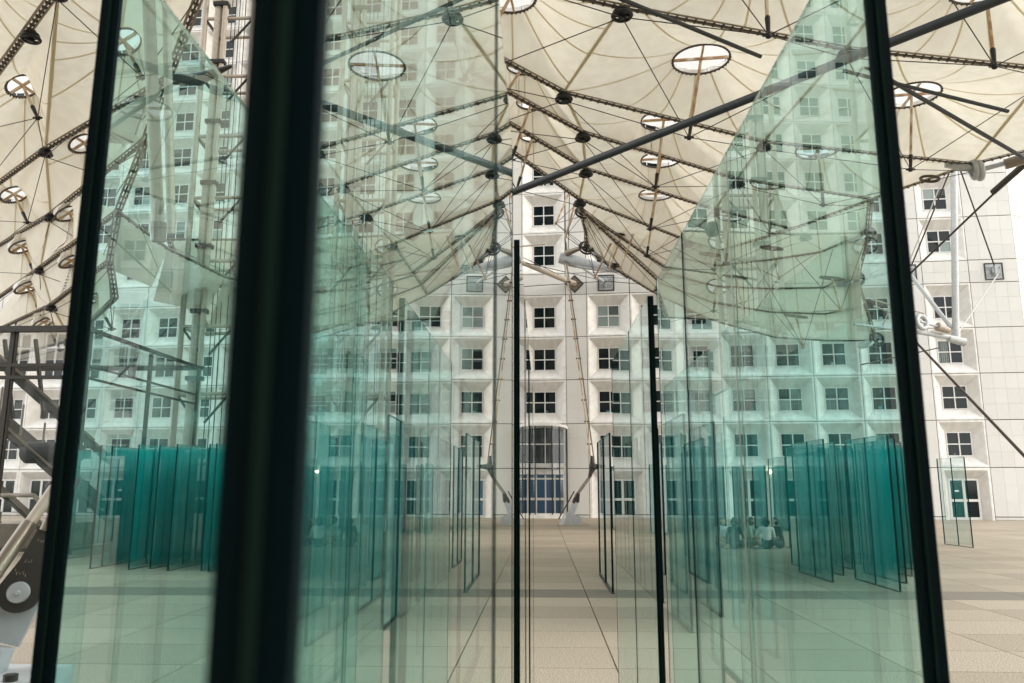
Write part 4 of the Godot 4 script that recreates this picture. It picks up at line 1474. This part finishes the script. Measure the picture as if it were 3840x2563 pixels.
# ---------------------------------------------------------------- people
func person(at: Vector3, turn: float, pose: String, label: String, cols: Dictionary) -> void:
	# joints with radii; smooth union meshed with surface nets
	var caps := []     # a, b, ra, rb, colour
	var S: Color = cols.skin
	var T: Color = cols.top
	var L: Color = cols.legs
	if pose == "sit":
		caps = [
			[Vector3(0, 0.14, 0), Vector3(0, 0.30, 0.02), 0.15, 0.13, L], [Vector3(0, 0.26, 0.0), Vector3(0, 0.50, 0.05), 0.125, 0.135, T],
			[Vector3(-0.15, 0.55, 0.05), Vector3(0.15, 0.55, 0.05), 0.065, 0.065, T], [Vector3(0, 0.55, 0.05), Vector3(0, 0.66, 0.07), 0.05, 0.045, S],
			[Vector3(0, 0.72, 0.09), Vector3(0, 0.77, 0.08), 0.085, 0.09, S], [Vector3(0, 0.71, 0.175), Vector3(0, 0.735, 0.18), 0.018, 0.014, S],
			[Vector3(-0.17, 0.54, 0.05), Vector3(-0.23, 0.33, 0.10), 0.055, 0.045, T], [Vector3(-0.23, 0.33, 0.10), Vector3(-0.12, 0.24, 0.32), 0.042, 0.034, S],
			[Vector3(0.17, 0.54, 0.05), Vector3(0.24, 0.33, 0.08), 0.055, 0.045, T], [Vector3(0.24, 0.33, 0.08), Vector3(0.13, 0.22, 0.30), 0.042, 0.034, S],
			[Vector3(-0.12, 0.22, 0.32), Vector3(-0.07, 0.20, 0.38), 0.032, 0.02, S], [Vector3(0.13, 0.21, 0.30), Vector3(0.09, 0.18, 0.37), 0.032, 0.02, S],
			[Vector3(-0.09, 0.13, 0.02), Vector3(-0.33, 0.20, 0.30), 0.095, 0.07, L], [Vector3(-0.33, 0.18, 0.30), Vector3(0.04, 0.07, 0.38), 0.06, 0.045, L],
			[Vector3(0.09, 0.13, 0.02), Vector3(0.33, 0.20, 0.30), 0.095, 0.07, L], [Vector3(0.33, 0.18, 0.30), Vector3(-0.04, 0.07, 0.44), 0.06, 0.045, L],
			[Vector3(0.04, 0.05, 0.38), Vector3(0.18, 0.045, 0.44), 0.042, 0.036, S], [Vector3(-0.04, 0.05, 0.44), Vector3(-0.18, 0.045, 0.48), 0.042, 0.036, S],
		]
	else:
		caps = [
			[Vector3(0, 0.90, 0), Vector3(0, 1.0, 0), 0.13, 0.13, L], [Vector3(0, 1.02, 0), Vector3(0, 1.36, 0.02), 0.125, 0.15, T],
			[Vector3(-0.16, 1.42, 0), Vector3(0.16, 1.42, 0), 0.065, 0.065, T], [Vector3(0, 1.42, 0), Vector3(0, 1.54, 0.02), 0.05, 0.05, S],
			[Vector3(0, 1.60, 0.03), Vector3(0, 1.66, 0.02), 0.085, 0.09, S], [Vector3(0, 1.60, 0.115), Vector3(0, 1.62, 0.12), 0.018, 0.014, S],
			[Vector3(-0.19, 1.41, 0), Vector3(-0.26, 1.13, 0.08), 0.055, 0.045, T], [Vector3(-0.26, 1.13, 0.08), Vector3(-0.22, 0.92, 0.22), 0.042, 0.032, T],
			[Vector3(0.19, 1.41, 0), Vector3(0.25, 1.12, -0.08), 0.055, 0.045, T], [Vector3(0.25, 1.12, -0.08), Vector3(0.24, 0.88, -0.02), 0.042, 0.032, T],
			[Vector3(-0.22, 0.92, 0.22), Vector3(-0.21, 0.84, 0.26), 0.034, 0.022, S], [Vector3(0.24, 0.88, -0.02), Vector3(0.24, 0.79, 0.0), 0.034, 0.022, S],
			[Vector3(-0.09, 0.9, 0), Vector3(-0.10, 0.50, -0.14), 0.095, 0.062, L], [Vector3(-0.10, 0.50, -0.14), Vector3(-0.10, 0.10, -0.34), 0.058, 0.042, L],
			[Vector3(0.09, 0.9, 0), Vector3(0.10, 0.50, 0.20), 0.095, 0.062, L], [Vector3(0.10, 0.50, 0.20), Vector3(0.10, 0.10, 0.28), 0.058, 0.042, L],
			[Vector3(-0.10, 0.07, -0.35), Vector3(-0.10, 0.04, -0.20), 0.045, 0.036, L], [Vector3(0.10, 0.055, 0.27), Vector3(0.10, 0.04, 0.44), 0.045, 0.036, L],
		]
	var lo := Vector3.INF
	var hi := -Vector3.INF
	for c in caps:
		for e in [0, 1]:
			lo = lo.min(c[e] - Vector3.ONE * (c[2 + e] + 0.04))
			hi = hi.max(c[e] + Vector3.ONE * (c[2 + e] + 0.04))
	var h := 0.026
	var nx := int((hi.x - lo.x) / h) + 2
	var ny := int((hi.y - lo.y) / h) + 2
	var nz := int((hi.z - lo.z) / h) + 2
	var val := PackedFloat32Array()
	val.resize(nx * ny * nz)
	val.fill(1.0)
	for c in caps:
		var a: Vector3 = c[0]
		var ab: Vector3 = c[1] - a
		var l2 := maxf(ab.length_squared(), 1e-6)
		var rm: float = maxf(c[2], c[3]) + 0.07
		var mn: Vector3 = (a.min(c[1]) - Vector3.ONE * rm - lo) / h
		var mx: Vector3 = (a.max(c[1]) + Vector3.ONE * rm - lo) / h
		for k in range(maxi(0, int(mn.z)), mini(nz, int(mx.z) + 1)):
			for j in range(maxi(0, int(mn.y)), mini(ny, int(mx.y) + 1)):
				for i in range(maxi(0, int(mn.x)), mini(nx, int(mx.x) + 1)):
					var p := lo + Vector3(i, j, k) * h
					var t := clampf((p - a).dot(ab) / l2, 0, 1)
					var d: float = (p - a - ab * t).length() - lerpf(c[2], c[3], t)
					var id := i + nx * (j + ny * k)
					var o := val[id]
					var q := maxf(0.03 - absf(o - d), 0.0) / 0.03
					val[id] = minf(o, d) - q * q * 0.03 * 0.25
	var vert := {}
	var cell := func(i, j, k):
		var id: int = i + nx * (j + ny * k)
		if vert.has(id):
			return vert[id]
		var sum := Vector3.ZERO
		var cnt := 0
		for e in [[0, 0, 0, 1, 0, 0], [0, 1, 0, 1, 1, 0], [0, 0, 1, 1, 0, 1], [0, 1, 1, 1, 1, 1], [0, 0, 0, 0, 1, 0], [1, 0, 0, 1, 1, 0], [0, 0, 1, 0, 1, 1], [1, 0, 1, 1, 1, 1], [0, 0, 0, 0, 0, 1], [1, 0, 0, 1, 0, 1], [0, 1, 0, 0, 1, 1], [1, 1, 0, 1, 1, 1]]:
			var a: float = val[i + e[0] + nx * (j + e[1] + ny * (k + e[2]))]
			var b: float = val[i + e[3] + nx * (j + e[4] + ny * (k + e[5]))]
			if (a < 0) != (b < 0):
				sum += Vector3(e[0], e[1], e[2]).lerp(Vector3(e[3], e[4], e[5]), a / (a - b))
				cnt += 1
		var p: Vector3 = lo + (Vector3(i, j, k) + sum / maxf(cnt, 1)) * h
		vert[id] = p
		return p
	var field := func(p):
		var g: Vector3 = (p - lo) / h
		var i := clampi(int(g.x), 0, nx - 2)
		var j := clampi(int(g.y), 0, ny - 2)
		var k := clampi(int(g.z), 0, nz - 2)
		var id := i + nx * (j + ny * k)
		return Vector3(val[id + 1] - val[id], val[id + nx] - val[id], val[id + nx * ny] - val[id]).normalized()
	var tint := func(p):
		var best := 1e9
		var col := Color.WHITE
		for c in caps:
			var ab: Vector3 = c[1] - c[0]
			var t := clampf((p - c[0]).dot(ab) / maxf(ab.length_squared(), 1e-6), 0, 1)
			var d: float = (p - c[0] - ab * t).length() - lerpf(c[2], c[3], t)
			if d < best:
				best = d
				col = c[4]
		return col
	var m := MB.new()
	m.colored = true
	for k in range(1, nz - 1):
		for j in range(1, ny - 1):
			for i in range(1, nx - 1):
				var id := i + nx * (j + ny * k)
				var o := val[id] < 0
				for ax in 3:
					var id2: int = id + [1, nx, nx * ny][ax]
					if (val[id2] < 0) == o:
						continue
					var q := []
					if ax == 0:
						q = [cell.call(i, j - 1, k - 1), cell.call(i, j, k - 1), cell.call(i, j, k), cell.call(i, j - 1, k)]
					elif ax == 1:
						q = [cell.call(i - 1, j, k - 1), cell.call(i, j, k - 1), cell.call(i, j, k), cell.call(i - 1, j, k)]
					else:
						q = [cell.call(i - 1, j - 1, k), cell.call(i, j - 1, k), cell.call(i, j, k), cell.call(i - 1, j, k)]
					var out: Vector3 = [Vector3.RIGHT, Vector3.UP, Vector3.BACK][ax] * (1.0 if o else -1.0)
					m.col = tint.call((q[0] + q[2]) / 2)
					var g: Vector3 = (q[2] - q[0]).cross(q[3] - q[1]).normalized()
					if g.dot(out) < 0:
						g = -g
					m.quad(q[0], q[1], q[2], q[3], g)
	var g := thing("person", label, "person", at, "")
	g.rotation.y = turn
	part("body", m, M.person, g)
	# hair shell and facial features
	var hd := Vector3(0, 0.77, 0.08) if pose == "sit" else Vector3(0, 1.66, 0.02)
	var hm := MB.new()
	hm.colored = true
	hm.col = cols.hair
	for k in 7:
		var a := PI * (0.95 + k / 6.0 * 1.1)
		hm.ball(hd + Vector3(cos(a) * 0.045, 0.015 - 0.02 * absf(k - 3), sin(a) * 0.03 - 0.015), 0.078, 10)
	hm.ball(hd + Vector3(0, 0.035, -0.01), 0.088, 12)
	if cols.get("long", false):
		hm.ball(hd + Vector3(0, -0.08, -0.065), 0.075, 10)
		hm.ball(hd + Vector3(0, -0.15, -0.06), 0.06, 10)
	part("hair", hm, M.person, g)
	var fm := MB.new()
	fm.colored = true
	fm.col = Color(0.02, 0.015, 0.012)
	for x in [-0.032, 0.032]:
		fm.ball(hd + Vector3(x, -0.02, 0.082), 0.010, 6)
	part("eyes", fm, M.person, g)
	fm = MB.new()
	fm.colored = true
	fm.col = Color(0.35, 0.12, 0.10)
	fm.box(hd + Vector3(-0.022, -0.078, 0.080), hd + Vector3(0.022, -0.070, 0.092))
	part("mouth", fm, M.person, g)

func wall_lamp() -> void:
	var g := thing("wall_lamp", "small lit lamp on the wall above the people, behind the teal glass", "lamp", on_facade(12.97, 2.62, 0.0))
	var m := MB.new()
	m.box(Vector3(-0.10, -0.08, 0.0), Vector3(0.10, 0.08, 0.06))
	part("housing", m, M.dark_steel, g)
	m = MB.new()
	m.box(Vector3(-0.08, -0.06, 0.062), Vector3(0.08, 0.06, 0.09))
	var e := plain(0.9, 0.85, 0.7, 0.5)
	e.emission_enabled = true
	e.emission = Color(1.0, 0.9, 0.7)
	e.emission_energy_multiplier = 3.0
	part("lamp_lens", m, e, g)
	var l := OmniLight3D.new()
	l.name = "lamp_glow"
	l.light_energy = 0.15
	l.light_color = Color(1.0, 0.9, 0.7)
	l.omni_range = 30.0
	l.light_size = 0.1
	l.shadow_enabled = true
	l.position = Vector3(0, 0, 0.16)
	g.add_child(l)

func people() -> void:
	var sk := Color(0.42, 0.26, 0.18)
	person(Vector3(5.22, 0, -23.9), 0.3, "sit", "seated person in a pale top at the left end of the group", {"skin": sk, "top": Color(0.62, 0.60, 0.62), "legs": Color(0.35, 0.25, 0.2), "hair": Color(0.02, 0.015, 0.012)})
	person(Vector3(5.50, 0, -23.5), 2.6, "sit", "seated person in dark clothes beside the pale top at the left of the group", {"skin": sk, "top": Color(0.02, 0.03, 0.03), "legs": Color(0.02, 0.025, 0.03), "hair": Color(0.02, 0.015, 0.012), "long": true})
	person(Vector3(6.02, 0, -23.9), 1.2, "sit", "seated person in a green and white shirt reaching out an arm", {"skin": sk, "top": Color(0.35, 0.45, 0.38), "legs": Color(0.30, 0.24, 0.2), "hair": Color(0.02, 0.015, 0.012)})
	person(Vector3(6.44, 0, -23.6), 3.0, "sit", "seated person in a white blouse with dark hair, back turned", {"skin": sk, "top": Color(0.62, 0.58, 0.56), "legs": Color(0.012, 0.015, 0.018), "hair": Color(0.012, 0.01, 0.01), "long": true})
	person(Vector3(6.88, 0, -23.9), -1.4, "sit", "seated person in black at the right end of the group facing left", {"skin": sk, "top": Color(0.012, 0.015, 0.02), "legs": Color(0.012, 0.015, 0.02), "hair": Color(0.012, 0.01, 0.01)})
	person(Vector3(-26.9, 0, -38.6), 1.4, "walk", "person in dark clothes walking behind the stair enclosure at the far left", {"skin": sk, "top": Color(0.02, 0.025, 0.035), "legs": Color(0.015, 0.018, 0.025), "hair": Color(0.02, 0.015, 0.012)})

# ---------------------------------------------------------------- main
func _ready() -> void:
	var cam := Camera3D.new()
	cam.name = "camera"
	add_child(cam)
	cam.position = Vector3(0, 1.7, 0)
	cam.rotation_order = EULER_ORDER_YXZ
	cam.rotation_degrees = Vector3(10.503, 2.19, 0.046)
	var ca := CameraAttributesPhysical.new()
	ca.frustum_focal_length = 27.80
	ca.frustum_focus_distance = 26.0
	ca.exposure_aperture = 6.4
	ca.frustum_far = 900.0
	ca.frustum_near = 0.05
	cam.attributes = ca
	cam.fov = 46.70
	cam.far = 900.0
	cam.near = 0.05
	cam.current = true

	var env := Environment.new()
	env.background_mode = Environment.BG_SKY
	var sky := Sky.new()
	var sm := ProceduralSkyMaterial.new()
	sm.sky_top_color = Color(0.86, 0.88, 0.89)
	sm.sky_horizon_color = Color(0.97, 0.965, 0.955)
	sm.sky_curve = 0.3
	sm.ground_bottom_color = Color(0.45, 0.42, 0.38)
	sm.ground_horizon_color = Color(0.70, 0.69, 0.66)
	sm.sky_energy_multiplier = 1.25
	sm.sun_angle_max = 1.0
	sky.sky_material = sm
	env.sky = sky
	env.tonemap_mode = Environment.TONE_MAPPER_LINEAR
	env.tonemap_exposure = 2.62
	env.ssao_enabled = true
	env.ssil_enabled = true
	env.sdfgi_enabled = true
	var we := WorldEnvironment.new()
	we.environment = env
	we.name = "world_environment"
	add_child(we)
	var sun := DirectionalLight3D.new()
	sun.name = "sun"
	sun.light_energy = 0.22
	sun.light_angular_distance = 16.0
	sun.light_color = Color(1.0, 0.96, 0.90)
	sun.shadow_enabled = true
	add_child(sun)
	sun.rotation_degrees = Vector3(-20, 72, 0)

	make_materials()
	ground()
	facade()
	arch_surround()
	canopy_right()
	canopy_left()
	canopy_facade_left()
	centre_gear()
	right_gear()
	big_pipe()
	lift_mast(-13.4, -30.0, "tall tan tubular lift mast with crossbars at the upper left")
	lift_mast(-7.7, -30.5, "tan tubular lift mast behind the nearest glass panel, mirrored at the right")
	inclined_masts()
	stair_enclosure()
	cable_anchor()
	glass()
	people()
	wall_lamp()
